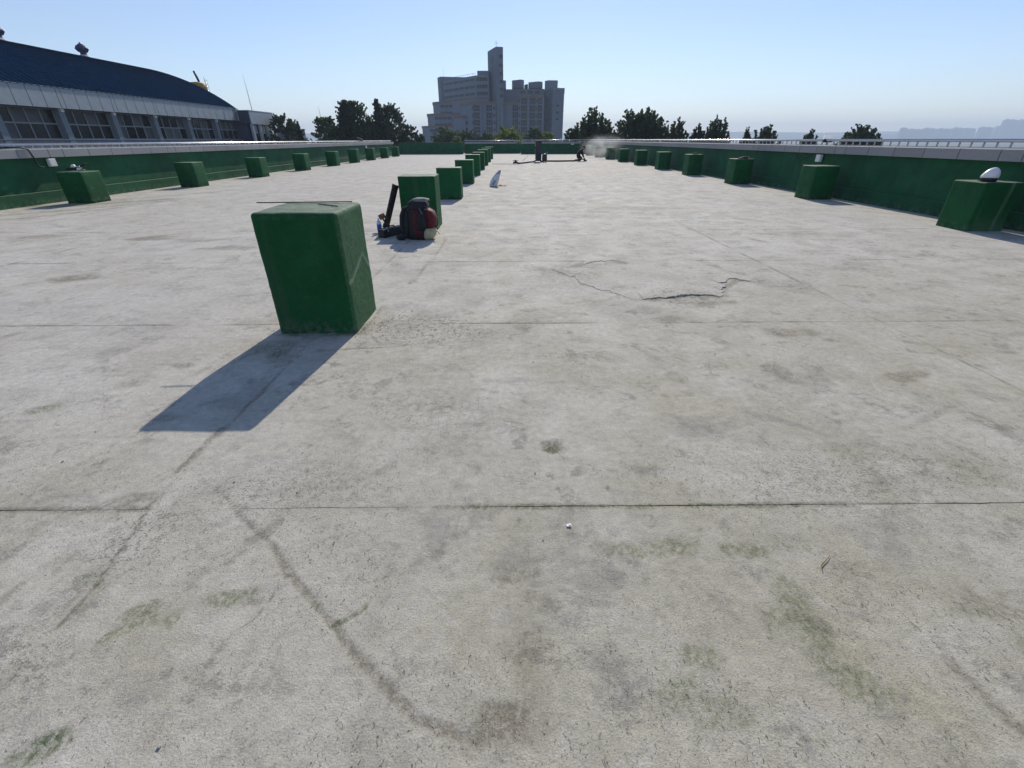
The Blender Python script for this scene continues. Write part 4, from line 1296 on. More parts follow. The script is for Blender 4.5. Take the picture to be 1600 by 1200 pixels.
# fascia panels with narrow ones over the columns
fp = {}
def fascia(yc, wd):
    k = round(wd, 2)
    if k not in fp:
        b_ = MB(); b_.box((0, 0, 0), (.12, wd - .065, 1.40)); fp[k] = b_.mesh('fascia_panel', M['fascia'])
    link('fascia_panel', fp[k], gym, loc((GX - .02, yc, 4.37)))
mb = MB(); mb.box(loc((GX - .45, (GY0 + GY1) / 2, 4.37)), (.70, GY1 - GY0, 1.38)); mb.build('eave_box', M['annex_dark'], gym)
mb = MB(); mb.box(loc((GX - .02, (GY0 + GY1) / 2, 5.10)), (.20, GY1 - GY0 + .1, .05)); mb.build('fascia_cap', M['fascia'], gym)
cols = [42.80 + 5.50 * k for k in range(-5, 5)]
pcol = MB(); pcol.box((0, 0, 0), (.60, .55, 15.66 - 12.0 + 5)); pme = pcol.mesh('column', M['column'])
lampm = MB(); lampm.box((0, 0, 0), (.22, .30, .30)); lme = lampm.mesh('eave_lamp', M['white'])
fr = MB()
WY = 5.50 - .6
for z_ in (1.50, 2.58, 3.62):
    fr.box((0, 0, z_), (.10, WY, .10))
for k in range(5):
    fr.box((0.002, -WY / 2 + k * WY / 4, 2.56), (.10, .09, 2.2))
frm = fr.mesh('window', M['gym_frame'])
pn1 = MB(); pn1.box((0, 0, 0), (.03, WY / 4 - .09, 1.0))
pd, pbm = pn1.mesh('pane', M['pane_dark']), pn1.mesh('pane', M['pane_blind'])
for k, yc in enumerate(cols):
    link('column', pme, gym, loc((GX - .62, yc, -.67)))
    link('eave_lamp', lme, gym, loc((GX - .25, yc - .05, 3.56)))
    fascia(yc + .03, .45)
    for j in range(4):
        fascia(yc + .255 + 1.2625 * (j + .5), 1.2625)
    wo = link('window', frm, gym, loc((GX - .80, yc + 2.75, 0)))
    for r_ in range(2):
        for j in range(4):
            bl = rng.random() < (.34 if r_ == 1 else .24)
            link('pane', pbm if bl else pd, wo, (-.02, -WY / 2 + (j + .5) * WY / 4, 2.04 + r_ * 1.06))
fascia(GY1 - .6, 1.0)
wp = MB(); wp.box((0, 0, 0), (.08, 1.24, 1.1)); wpm = wp.mesh('wall_panel', M['grey_box'])
y_ = GY0 + .6
while y_ < GY1 - .5:
    link('wall_panel', wpm, gym, loc((GX - .42, y_, .90)))
    y_ += 1.26
mb = MB(); mb.box(loc((GX - .55, (GY0 + GY1) / 2, 1.46)), (.5, GY1 - GY0, .06)); mb.build('sill', M['column'], gym)
mb = MB(); mb.box(loc((GX - .55, (GY0 + GY1) / 2, .2)), (.3, GY1 - GY0, 2.4)); mb.build('sill_wall', M['gym_wall'], gym)

def turbine_vent(x, y, label):
    xx = math.sqrt(max(0, RAD ** 2 - (x - APX) ** 2))
    z = APZ - RAD + xx
    t_ = thing('turbine_vent', label, 'roof vent', (x, y, z - .03), 0, 'turbine vents on the blue roof')
    b_ = MB(); b_.lathe([(.62, 0), (.5, .12), (.34, .25)], seg=16); b_.build('collar', M['vent_collar'], t_, smooth=True)
    b_ = MB(); b_.lathe([(.30, .2), (.30, .5)], seg=16); b_.build('neck', M['vent_blue'], t_, smooth=True)
    b_ = MB(); b_.lathe([(.36, .48), (.50, .60), (.56, .78), (.52, .96), (.38, 1.10), (.22, 1.16)], seg=20); hd = b_.build('turbine_head', M['vent_blue'], t_, smooth=True)
    b_ = MB()
    for k in range(16):
        a = 2 * math.pi * k / 16
        b_.tube([(.40 * math.cos(a), .40 * math.sin(a), .5), (.6 * math.cos(a + .15), .6 * math.sin(a + .15), .78), (.42 * math.cos(a + .3), .42 * math.sin(a + .3), 1.08)], .03, 5)
    b_.build('fin', M['vent_blue'], hd)
    b_ = MB(); b_.lathe([(.28, 1.14), (.28, 1.22), (.09, 1.26), (.09, 1.38), (.03, 1.4)], seg=12); b_.build('cap', M['vent_blue'], t_, smooth=True)
turbine_vent(-47.6, 62.2, 'dark blue turbine vent alone on the ridge of the blue roof')
turbine_vent(-47.6, 52.6, 'dark blue turbine vent on the blue roof cut by the left image edge')

tk = thing('ochre_tank', 'ochre yellow tank peeking out behind the end of the blue roof', 'tank', (-46.2, 80, -12))
b = MB(); b.lathe([(1.25, 0), (1.25, 20.3), (1.2, 20.75), (.9, 20.9), (.2, 21.0)], seg=24); b.build('shell', M['yellow'], tk, smooth=True)
b = MB()
for z_ in (18.5, 19.4, 20.3):
    b.lathe([(1.27, z_), (1.31, z_ + .05), (1.27, z_ + .1)], seg=24)
b.build('hoop', M['yellow'], tk, smooth=True)
b = MB(); b.tube([(.55, -.2, 21.0), (.2, -.2, 22.3)], .16, 8); b.build('pipe', M['machine'], tk, smooth=True)
b = MB()
for s_ in (-.2, .2):
    b.tube([(1.5, s_, 12), (1.5, s_, 21.3)], .03, 5)
for k in range(18):
    b.tube([(1.5, -.2, 12.4 + k * .5), (1.5, .2, 12.4 + k * .5)], .02, 5)
b.build('ladder', M['steel_dull'], tk)
mb = MB(); mb.tube([(0, 0, 0), (-.2, 0, 10)], [.07, .025], 6)
o = mb.build('antenna_mast', M['machine'], None, smooth=True); o.location = (-43.6, 78, -.6)
tag(o, 'thin leaning mast beside the ochre tank', 'mast')
mb = MB(); mb.tube([(0, 0, 0), (-.05, 0, 2.8), (-.12, 0, 4.3)], [.045, .03, .012], 6); mb.box((0, 0, .05), (.3, .3, .1))
o = mb.build('antenna_mast', M['steel_dull'], None, smooth=True); o.location = (-35.2, 72.3, 4.81)
tag(o, 'tall thin antenna on the roof of the pale annex', 'mast')

an = thing('annex_building', 'low pale panelled annex at the end of the blue roofed hall', 'building', (-34.5, 73, -12))
def la(p_): return (p_[0] + 34.5, p_[1] - 73, p_[2] + 12)
mb = MB(); mb.prism([(-41 + 34.5, 69.95 - 73), (-35.2 + 34.5, 69.95 - 73), (-35.2 + 34.5, 76.4 - 73), (-41 + 34.5, 76.4 - 73)], 0, 16.6); mb.build('wall', M['annex_dark'], an)
am = MB(); am.box((0, 0, 0), (.15, 1.33, 1.5)); ame = am.mesh('facade_panel', M['annex'])
for k in range(5):
    link('facade_panel', ame, an, la((-34.5, 70.45 + k * 1.36, 4.05)))
mb = MB(); mb.box(la((-36.3, 69.82, 4.05)), (3.5, .12, 1.5)); mb.build('side_panel', M['annex_dark'], an)
mb = MB(); mb.box(la((-37.6, 73.1, 4.86)), (6.4, 6.9, .08)); mb.build('roof_cap', M['annex'], an)
pmn = MB(); pmn.box((0, 0, 0), (.3, .42, 15.3)); pmm = pmn.mesh('pillar', M['annex'])
wn = MB(); wn.box((0, 0, 0), (.08, 1.5, 2.2)); wnm = wn.mesh('window', M['pane_dark'])
bd = MB(); bd.box((0, 0, 0), (.05, 1.4, 1.05)); bdm = bd.mesh('blind', M['annex'])
for k in range(4):
    link('pillar', pmm, an, la((-34.62, 69.98 + .1 + k * 2.13, -4.36)))
    if k < 3:
        o = link('window', wnm, an, la((-35.0, 71.15 + k * 2.13, 2.2)))
        link('blind', bdm, o, (.08, 0, .5))

gb = thing('service_hut', 'grey clad hut with pale roof edge right of the annex', 'hut', (-36.4, 86, -12))
b = MB(); b.prism([(-1.7, -1.2), (1.5, -1.2), (1.5, 2.5), (-1.7, 2.5)], 0, 14.95); b.build('wall', M['grey_box'], gb)
b = MB(); b.box((-.1, .6, 15.0), (3.5, 4.0, .12)); b.build('roof_edge', M['annex'], gb)
for k in range(4):
    b = MB(); b.box((-1.3 + k * .86, -1.23, 14.0), (.05, .05, 1.9)); b.build('panel_joint', M['column'], gb)
mb = MB(); mb.tube([(0, 0, 0), (.0, 0, 16), (-.05, 0, 17.6)], [.06, .04, .015], 6)
o = mb.build('antenna_mast', M['steel_dull'], None, smooth=True); o.location = (-27.3, 76, -12)
tag(o, 'thin pole rising out of the dark trees left of the tower building', 'mast')

# ------------------------------------------------------------------ tower building in the middle distance
tw = thing('tower_building', 'stepped grey hospital like building with tall central tower behind the roof', 'building', (0, 250, -13))
K = 250 / 170
def P2(u, d_): return (u * K * (1 + d_ / 250), d_)
def Z(h_, d_=0): return 1.35 + (h_ - 1.35) * K * (1 + d_ / 250) + 13
wincache = {}
def window_mesh(wd, ht, nx_, ny_=1):
    key = (round(wd, 1), round(ht, 1), nx_, ny_)
    if key not in wincache:
        wd, ht = key[0], key[1]
        b_ = MB()
        b_.box((0, .02, 0), (wd, .06, ht), 1)
        for i in range(nx_ + 1):
            b_.box((-wd / 2 + i * wd / nx_, -.05, 0), (.09, .14, ht + .1), 0)
        for j in range(ny_ + 1):
            b_.box((0, -.06, -ht / 2 + j * ht / ny_), (wd + .1, .14, .09), 0)
        wincache[key] = b_.mesh('window', [M['apt_frame'], M['apt_glass']])
    return wincache[key]
def win(p0, p1, t_, z, wd, ht, nx_=2, ny_=1):
    p0, p1 = Vector((*p0, 0)), Vector((*p1, 0))
    dr = (p1 - p0).normalized()
    nrm = Vector((dr.y, -dr.x, 0))
    c = p0.lerp(p1, t_) + nrm * .06
    o = link('window', window_mesh(wd, ht, nx_, ny_), tw, (c.x, c.y, z), math.atan2(dr.y, dr.x))
    return o
def block(name, poly, h_, mat, d_=0, z0=0):
    b_ = MB(); b_.prism([P2(*q_) for q_ in poly], z0, Z(h_, d_)); return b_.build(name, mat, tw)
def cap(name, poly, h0, h1, mat, d_=0, out=.4):
    cx = sum(q_[0] for q_ in poly) / len(poly); cy = sum(q_[1] for q_ in poly) / len(poly)
    pp = []
    for u, dd in poly:
        x_, y_ = P2(u, dd); X_, Y_ = P2(cx, cy)
        l_ = math.hypot(x_ - X_, y_ - Y_)
        pp.append((x_ + (x_ - X_) / l_ * out, y_ + (y_ - Y_) / l_ * out))
    b_ = MB(); b_.prism(pp, Z(h0, d_), Z(h1, d_)); return b_.build(name, mat, tw)

# front bay block
A_ = [(-15.3, 14), (-11.8, 0), (-1.5, 0), (-1.5, 30), (-15.3, 30)]
block('wing', A_, 11.3, M['apt'])
cap('tile_band', A_, 11.3, 12.1, M['tile'])
for u, wd in ((-10.2, 3.0), (-6.1, 2.6), (-3.05, 2.7)):
    for k in range(5):
        h_ = 10.3 - k * 2.02
        win(P2(-11.8, -.02), P2(-1.5, -.02), (u + 11.8) / 10.3, Z(h_), wd * 1.12, 2.6, 3, 2)
for u in (-4.55, -11.45):
    for k in range(5):
        win(P2(-11.8, -.02), P2(-1.5, -.02), (u + 11.8) / 10.3, Z(10.3 - k * 2.02), .8, 1.2, 1)
for u in (-7.8, -2.0, -8.9):
    b_ = MB(); x_, y_ = P2(u, -.4); b_.box((x_, y_, Z(11.2) / 2), (.9, .7, Z(11.2))); b_.build('pier', M['apt'], tw)
# upper oblique wing
B_ = [(-20.5, 28), (-10.1, 4), (-6.0, 4), (-6.0, 40), (-20.5, 40)]
block('wing', B_, 19.1, M['apt'], 4)
for k, h_ in enumerate((18.1, 16.2, 14.3)):
    for t_ in (.10, .25, .42, .58, .75, .90):
        win(P2(-20.5, 28), P2(-10.1, 4), t_, Z(h_, 4), 4.2, 1.2 if k else .9, 5)
    win(P2(-10.1, 4), P2(-6.0, 4), .47, Z(h_, 4), 5.2, 1.6, 7)
cap('ledge', B_, 12.9, 13.4, M['tile'], 4, .5)
b_ = MB(); b_.prism([P2(-9.6, 6), P2(-6, 6), P2(-6, 16), P2(-9.6, 16)], Z(19.1, 4), Z(20.3, 6)); b_.build('stair_head', M['apt2'], tw)
# roof railing of the oblique wing
b_ = MB()
pr_ = [P2(-20, 28), P2(-10.3, 5)]
b_.tube([(pr_[0][0], pr_[0][1], Z(19.1, 4) + 1.0), (pr_[1][0], pr_[1][1], Z(19.1, 4) + 1.0)], .06, 5)
for k in range(14):
    t_ = k / 13
    x_, y_ = pr_[0][0] + (pr_[1][0] - pr_[0][0]) * t_, pr_[0][1] + (pr_[1][1] - pr_[0][1]) * t_
    b_.tube([(x_, y_, Z(19.1, 4)), (x_, y_, Z(19.1, 4) + 1.0)], .05, 5)
b_.build('roof_railing', M['apt_frame'], tw)
B0 = [(-22.2, 34), (-21.3, 29), (-13, 32), (-13, 44), (-22.2, 44)]
block('wing', B0, 18.75, M['apt2'], 30)
# stepped terraces on the left
for (u0, u1, h_, d0) in ((-24.2, -14, 12.2, 24), (-26.3, -16, 8.9, 20), (-28.3, -17, 5.4, 16)):
    pl = [(u0, d0 + 6), (u0 + 2.4, d0), (u1, d0 - 4), (u1, 44), (u0, 44)]
    block('terrace', pl, h_ - .5, M['apt'], d0)
    cap('tile_band', pl, h_ - .5, h_, M['tile'], d0, .3)
    for k in range(2):
        for j in range(4):
            win(P2(u0 + 2.4, d0 - .02), P2(u1, d0 - 4.02), .09 + j * .168, Z(h_ - 1.35 - k * 1.9, d0), 2.5, 1.3, 4)
T_ = [(-17.9, 12), (-15.5, 6), (-11.9, 6), (-11.9, 20), (-17.9, 20)]
block('wing', T_, 7.6, M['apt'], 6)
cap('tile_band', T_, 7.6, 8.2, M['tile_red'], 6)
for k in range(2):
    win(P2(-15.5, 5.98), P2(-11.9, 5.98), .65, Z(6.2 - k * 2, 6), 2.4, 1.7, 2)
# tower
TW = [(-6.2, 12), (-3.6, -1), (-1.45, 0), (-1.45, 16), (-6.2, 18)]
block('tower', TW, 26.3, M['apt2'], 0)
for k, h_ in enumerate((23.9, 21.6, 19.5, 17.4, 15.4, 13.6)):
    win(P2(-3.6, -1), P2(-1.45, 0), .68, Z(h_, 0), 1.5, 1.5, 3)
win(P2(-6.2, 12), P2(-3.6, -1), .45, Z(23.6), .9, 2.6, 1); win(P2(-6.2, 12), P2(-3.6, -1), .62, Z(23.4), .9, 2.9, 1)
win(P2(-6.2, 12), P2(-3.6, -1), .40, Z(21.3), .9, 1.6, 1); win(P2(-6.2, 12), P2(-3.6, -1), .62, Z(21.5), .9, 1.2, 1)
b_ = MB(); x_, y_ = P2(-3.5, 4); zt = Z(26.3)
b_.tube([(x_, y_, zt), (x_, y_, zt + 2.9)], .07, 5); b_.tube([(x_ - 1.0, y_, zt + 1.8), (x_ + 1.0, y_, zt + 1.8)], .05, 5); b_.tube([(x_ - .6, y_, zt + 2.4), (x_ + .6, y_, zt + 2.4)], .04, 5)
b_.build('aerial', M['steel_dull'], tw)
b_ = MB(); x_, y_ = P2(-20.2, 34); b_.tube([(x_, y_, Z(18.7, 30)), (x_, y_, Z(21.6, 30))], .05, 5); b_.build('aerial', M['steel_dull'], tw)
b_ = MB(); b_.prism([P2(-1.6, 2), P2(-.6, 2), P2(-.6, 9), P2(-1.6, 9)], Z(15.9), Z(17.9)); b_.build('tower_balcony', M['apt2'], tw)
# right wing
C1 = [(-1.5, 3), (3.5, 1), (3.5, 30), (-1.5, 30)]
block('wing', C1, 11.5, M['apt'])
cap('tile_band', C1, 11.5, 12.1, M['tile'])
C2 = [(3.4, -1), (11.5, -1), (11.5, 30), (3.4, 30)]
block('wing', C2, 13.1, M['apt'])
cap('tile_band', C2, 13.1, 13.9, M['tile'])
for k in range(5):
    win(P2(-1.5, 2.98), P2(3.5, .98), .78, Z(10.4 - k * 2.02), 2.9, 2.6, 3, 2)
for u in (5.2, 7.9, 10.5):
    for k in range(6):
        win(P2(3.4, -1.02), P2(11.5, -1.02), (u - 3.4) / 8.1, Z(12.2 - k * 2.02), 2.9, 2.6, 3, 2)
for u in (3.75, 9.2):
    for k in range(6):
        win(P2(3.4, -1.02), P2(11.5, -1.02), (u - 3.4) / 8.1, Z(12.2 - k * 2.02), .7, 1.2, 1)
for u in (6.55, 11.35):
    b_ = MB(); x_, y_ = P2(u, -1.4); b_.box((x_, y_, Z(13) / 2), (.8, .7, Z(13))); b_.build('pier', M['apt'], tw)
C3 = [(-2.4, 9), (11.6, 7), (11.6, 30), (-2.4, 30)]
block('upper_storey', C3, 15.9, M['apt2'])
for t_ in (.12, .3, .48, .66, .84):
    win(P2(-1.2, 8.98), P2(11.3, 6.98), t_, Z(15.0), 2.4, 1.4, 2)
for nm, u0, u1, h0, h1 in (('penthouse', 1.3, 5.1, 15.9, 18.0), ('penthouse', 6.5, 11.0, 15.9, 17.5), ('penthouse', 5.2, 6.4, 15.9, 16.8)):
    b_ = MB(); b_.prism([P2(u0, 14), P2((u0 + u1) / 2 + (u1 - u0) * .2, 10), P2(u1, 12), P2(u1, 22), P2(u0, 22)], Z(h0, 10), Z(h1, 10)); b_.build(nm, M['apt'], tw)
D_ = [(11.2, 10), (14.4, 0), (18.0, 2), (18.0, 24), (11.2, 26)]
block('end_slab', D_, 15.3, M['apt2'])
cap('ledge', D_, 15.3, 15.8, M['apt'], 0, .3)
for k in range(9):
    for t_ in (.2, .5, .82):
        win(P2(11.2, 10), P2(14.4, 0), t_, Z(14.2 - k * 1.45), 1.3, 1.0, 2)
for k in range(3):
    win(P2(14.4, 0), P2(18, 2), .45, Z(11.0 - k * 1.9), 1.6, .8, 2)
b_ = MB(); b_.prism([P2(11.7, 6), P2(13.0, 3), P2(15.8, 4), P2(15.8, 12), P2(11.7, 12)], Z(15.3), Z(18.0)); b_.build('penthouse', M['apt'], tw)

# ------------------------------------------------------------------ trees
def leaf_mesh(name, pts, size, mat, flat=.0):
    n = len(pts)
    pts = np.asarray(pts)
    a = nr.normal(size=(n, 3)); a /= np.linalg.norm(a, axis=1)[:, None]
    b_ = nr.normal(size=(n, 3)); b_ -= (b_ * a).sum(1)[:, None] * a; b_ /= np.linalg.norm(b_, axis=1)[:, None]
    s_ = size * (.6 + .8 * nr.rand(n))[:, None]
    # pointed leaf clump: kite of four corners, bent a little
    c_ = np.cross(a, b_)
    v = np.stack([pts - a * s_, pts + b_ * s_ * .55 + c_ * s_ * .2, pts + a * s_, pts - b_ * s_ * .55 + c_ * s_ * .2], 1).reshape(-1, 3)
    me = bpy.data.meshes.new(name)
    me.vertices.add(4 * n); me.vertices.foreach_set('co', v.ravel())
    me.loops.add(4 * n); me.loops.foreach_set('vertex_index', np.arange(4 * n))
    me.polygons.add(n); me.polygons.foreach_set('loop_start', np.arange(n) * 4)
    me.update(calc_edges=True)
    me.materials.append(mat)
    return me

def clump(c, r_, n):
    p_ = nr.normal(size=(n, 3)); p_ /= np.linalg.norm(p_, axis=1)[:, None]
    return np.array(c) + p_ * (nr.rand(n, 1) ** .45) * np.array(r_)

def tree(kind, x, y, wd, topz, label, mat, group, name='tree', base=-12.0, botz=-3.0, seed=1, dens=1.0):
    """wd, topz: width of the crown and its top; crown starts at botz"""
    global nr
    nr = np.random.RandomState(seed)
    rr_ = random.Random(seed)
    t_ = thing(name, label, 'tree', (x, y, base), 0, group)
    H = topz - base
    bz = botz - base
    pts = []
    tr = MB()
    tr.tube([(0, 0, 0), (.1, 0, H * .35), (0, .05, H * .7), (0, 0, H * .93)], [wd * .05 + .1, wd * .04 + .07, wd * .02 + .05, .03], 7)
    ch = H - bz
    def prof_(h):
        return (math.sin(math.pi * min(.985, h * .80 + .17))) ** .6
    def fill(n, h0, h1, k_=1.0):
        for k in range(n):
            hz = h0 + (h1 - h0) * rr_.random() ** .85
            rad = wd / 2 * prof_(hz) * k_
            a = rr_.random() * 6.283
            cr = wd * rr_.uniform(.045, .10)
            q_ = max(.1, min(rr_.random() ** .38, 1 - cr / max(rad, .01) * .5))
            c = (rad * q_ * math.cos(a), rad * q_ * math.sin(a), bz + ch * hz * .98 - cr * .6)
            pts.append(clump(c, (cr * 1.1, cr * 1.1, cr * .75), 46))
            if k % 6 == 0: tr.tube([(0, 0, bz + ch * hz * .45), (c[0] * .5, c[1] * .5, c[2] - ch * .1), c], [.10, .06, .02], 5)
    if kind == 'broad':
        fill(int(115 * dens) + 20, 0, 1)
        for k in range(int(75 * dens)):      # sprays that break the outline
            a = rr_.random() * 6.283; hz = rr_.uniform(.3, 1)
            rad = wd / 2 * prof_(hz)
            c0 = np.array((rad * .92 * math.cos(a), rad * .92 * math.sin(a), bz + ch * hz * .96))
            dv = np.array((math.cos(a) * rr_.uniform(.3, 1.1), math.sin(a) * rr_.uniform(.3, 1.1), rr_.uniform(.1, .9)))
            for j in range(4):
                pts.append(clump(c0 + dv * wd * .04 * j, (wd * (.030 - .006 * j),) * 3, 8))
    elif kind == 'shoots':                    # upright leaders, spiky outline
        fill(int(60 * dens) + 12, 0, .66, .96)
        ns = int(20 * dens) + 9
        for k in range(ns):
            a = k * 2.39996 + rr_.random() * .5
            q_ = ((k + .5) / ns) ** .55
            r0 = wd * .36 * q_
            r1 = r0 + wd * rr_.uniform(.05, .15) * q_
            top_ = bz + ch * (1 - .40 * q_ ** 2) * rr_.uniform(.88, 1.0)
            s0 = bz + ch * rr_.uniform(.25, .45)
            ca, sa = math.cos(a), math.sin(a)
            for j in range(13):
                u_ = j / 12
                rr2 = r0 + (r1 - r0) * u_
                c = np.array((rr2 * ca, rr2 * sa, s0 + (top_ - s0) * u_))
                w_ = wd * (.070 * (1 - u_) ** .8 + .013)
                pts.append(clump(c, (w_, w_, w_ * 1.5), int(8 + 20 * (1 - u_))))
                if 2 < j < 12:                # side sprigs pointing upward
                    b2 = rr_.random() * 6.283
                    for i in range(3):
                        pts.append(clump(c + np.array((math.cos(b2), math.sin(b2), 1.1)) * wd * .02 * (.8 + i), (wd * .014,) * 3, 4))
            tr.tube([(0, 0, bz - .5), (r0 * ca, r0 * sa, s0), (r1 * ca, r1 * sa, top_ - .3)], [.09, .06, .02], 5)
    elif kind == 'conifer':
        nt_ = int(15 * dens) + 6
        for k in range(nt_):
            u_ = k / (nt_ - 1)
            z_ = bz + ch * (u_ ** .9)
            rad = wd / 2 * (1 - u_) ** .75 + wd * .03
            nb = max(4, int(11 * (1 - u_) + 4))
            for j in range(nb):
                a = 6.283 * j / nb + rr_.random()
                L_ = rad * rr_.uniform(.5, 1.12); zj = rr_.uniform(-.05, .05) * ch
                for i in range(6):
                    f_ = (i + .6) / 6
                    c = np.array((L_ * f_ * math.cos(a), L_ * f_ * math.sin(a), z_ + zj + .10 * L_ * f_ - .25 * L_ * f_ * f_ + (.12 * L_ if f_ > .8 else 0)))
                    w_ = wd * .066 * (1.15 - .5 * f_)
                    pts.append(clump(c, (w_, w_, w_ * .75), 16))
        pts.append(clump((0, 0, H - .25), (.1, .1, .3), 20))
    pts = np.concatenate(pts)
    tr.build('trunk', M['bark'], t_, smooth=True)
    link('crown', leaf_mesh('crown', pts, .12 + wd * .006, mat), t_)
    return t_

GT = 'trees beyond the left end of the roof'
tree('broad', -32.4, 75, 5.2, 4.8, 'broad dark tree just right of the pale annex', M['leaf_dark'], GT, seed=3, botz=-4)
tree('conifer', -30.0, 74, 1.7, 3.4, 'small dark conifer beside the grey hut', M['leaf_conifer'], GT, seed=4, botz=-3)
tree('broad', -26.3, 75, 5.0, 4.5, 'rounded mid green tree at the left of the big dark clump', M['leaf_mid'], GT, seed=5, botz=-4, dens=1.3)
tree('broad', -22.6, 76, 6.4, 6.5, 'tallest dark tree of the clump left of the tower building', M['leaf_dark'], GT, seed=6, botz=-4, dens=1.7)
tree('conifer', -23.2, 75, 6.4, 5.9, 'tall dark conifer at the centre of the left clump', M['leaf_conifer'], GT, seed=16, botz=-3, dens=1.3)
tree('broad', -20.3, 74, 4.6, 4.2, 'low dark tree filling the gap inside the left clump', M['leaf_dark'], GT, seed=7, botz=-4, dens=1.3)
tree('conifer', -18.7, 75, 4.8, 5.9, 'dark narrow conifer at the right of the clump', M['leaf_conifer'], GT, seed=8, botz=-3, dens=1.3)
tree('broad', -17.2, 75.5, 5.2, 5.9, 'loose crowned tree at the right end of the dark clump', M['leaf_dark'], GT, seed=9, botz=-3, dens=1.5)
tree('broad', -14.2, 75, 2.9, 3.2, 'small dark tree standing just left of the tower building', M['leaf_dark'], GT, seed=10, botz=-3, dens=.8)
tree('broad', -12.9, 76, 1.3, 2.2, 'tiny bush topped tree at the foot of the tower building left edge', M['leaf_mid'], GT, seed=12, botz=-3, dens=.6)
tree('broad', -27.5, 82, 7.0, 3.0, 'dark low tree behind the left rail below the pole', M['leaf_dark'], GT, seed=13, botz=-5, dens=1.4)
tree('broad', -20.5, 82, 9.5, 3.6, 'wide dark tree at the back of the left clump', M['leaf_dark'], GT, seed=14, botz=-5, dens=2.0)
GM = 'sunlit trees at the foot of the tower building'
tree('broad', -11.3, 95, 6.2, 3.5, 'dark green tree before the stepped terraces of the tower building', M['leaf_olive'], GM, seed=21, botz=-4, dens=1.3)
tree('broad', -7.5, 96, 5.2, 2.9, 'low olive tree under the central tower', M['leaf_olive'], GM, seed=22, botz=-4)
tree('broad', -4.0, 97, 5.4, 2.6, 'lowest olive tree before the big bay windows', M['leaf_olive'], GM, seed=23, botz=-4)
tree('broad', 0.0, 95, 6.8, 3.3, 'bright yellow green tree in front of the tower building', M['leaf_bright'], GM, seed=24, botz=-4, dens=1.5)
tree('broad', 5.0, 96, 4.4, 3.4, 'mid green tree in front of the right wing of the tower building', M['leaf_olive'], GM, seed=25, botz=-4)
tree('broad', 7.4, 95, 4.0, 2.7, 'light green low tree by the right corner of the tower building', M['leaf_bright'], GM, seed=26, botz=-4)
tree('broad', -9.2, 92, 3.0, 1.9, 'yellowish low tree close behind the end wall', M['leaf_bright'], GM, seed=27, botz=-4)
GG = 'spiky trees beyond the right parapet'
tree('shoots', 10.3, 62, 6.0, 4.9, 'big spiky dark tree right of the tower building', M['leaf_dark'], GG, seed=31, botz=-3, dens=1.7)
tree('broad', 7.9, 63, 2.6, 2.7, 'low lobe of dark foliage at the right corner of the tower building', M['leaf_dark'], GG, seed=43, botz=-3, dens=.8)
tree('broad', 15.8, 62, 7.2, 4.1, 'widest dense rounded tree above the dust cloud', M['leaf_dark'], GG, seed=32, botz=-3, dens=2.0)
tree('shoots', 16.3, 61.5, 4.6, 4.7, 'upright shoots rising from the dense rounded tree', M['leaf_dark'], GG, seed=33, botz=0, dens=.6)
tree('shoots', 20.3, 62, 3.7, 3.9, 'narrow spiky tree right of the dense rounded one', M['leaf_dark'], GG, seed=34, botz=-3)
tree('shoots', 23.0, 62, 2.6, 3.3, 'shorter of the two close spiky trees over the right rail', M['leaf_conifer'], GG, seed=35, botz=-3, dens=.7)
tree('shoots', 25.3, 62, 3.6, 4.0, 'taller of the two close spiky trees over the right rail', M['leaf_dark'], GG, seed=36, botz=-3)
tree('shoots', 29.0, 62, 1.5, 2.7, 'thin single shoot tree over the right rail', M['leaf_dark'], GG, seed=37, botz=-3, dens=.7)
tree('shoots', 31.3, 62, 4.2, 3.0, 'low spiky tree beside the thin single shoot', M['leaf_dark'], GG, seed=38, botz=-3)
tree('shoots', 36.7, 62, 2.6, 2.4, 'small pointed tree left of the floodlight on the right rail', M['leaf_dark'], GG, seed=39, botz=-3)
tree('shoots', 43.0, 62, 5.6, 3.1, 'bushy spiky tree right of the floodlight on the right rail', M['leaf_dark'], GG, seed=40, botz=-3, dens=1.2)

# ------------------------------------------------------------------ terrain, far city, hills, haze
mb = MB()
mb.add([(-4200, -400, -13.0), (4200, -400, -13.0), (4200, 4200, -13.0), (-4200, 4200, -13.0)], [(0, 1, 2, 3)])
tag(mb.build('ground', M['terrain']), kind='structure')
def hill(x0, x1, y, hts, seed):
    n = 60
    vv, ff = [], []
    r_ = random.Random(seed)
    for i in range(n + 1):
        t_ = i / n
        k = t_ * (len(hts) - 1); j = min(int(k), len(hts) - 2)
        h_ = hts[j] + (hts[j + 1] - hts[j]) * (k - j) + r_.uniform(-1.0, 1.0)
        x_ = x0 + (x1 - x0) * t_
        vv += [(x_, y - 220, -13.1), (x_, y - 60, h_ * .55 - 5), (x_, y, h_), (x_, y + 160, -13.1)]
    for i in range(n):
        a = i * 4
        for j in range(3):
            ff.append((a + j, a + 4 + j, a + 5 + j, a + 1 + j))
    b_ = MB(); b_.add(vv, ff)
    return tag(b_.build('hills', M['hill'], None, smooth=True), kind='structure')
hill(-2600, 3900, 3700, [18, 30, 46, 38, 42, 52, 38, 42, 46, 40, 46, 42, 34], 5)
hill(1500, 3600, 2900, [6, 16, 26, 28, 32, 34], 9)

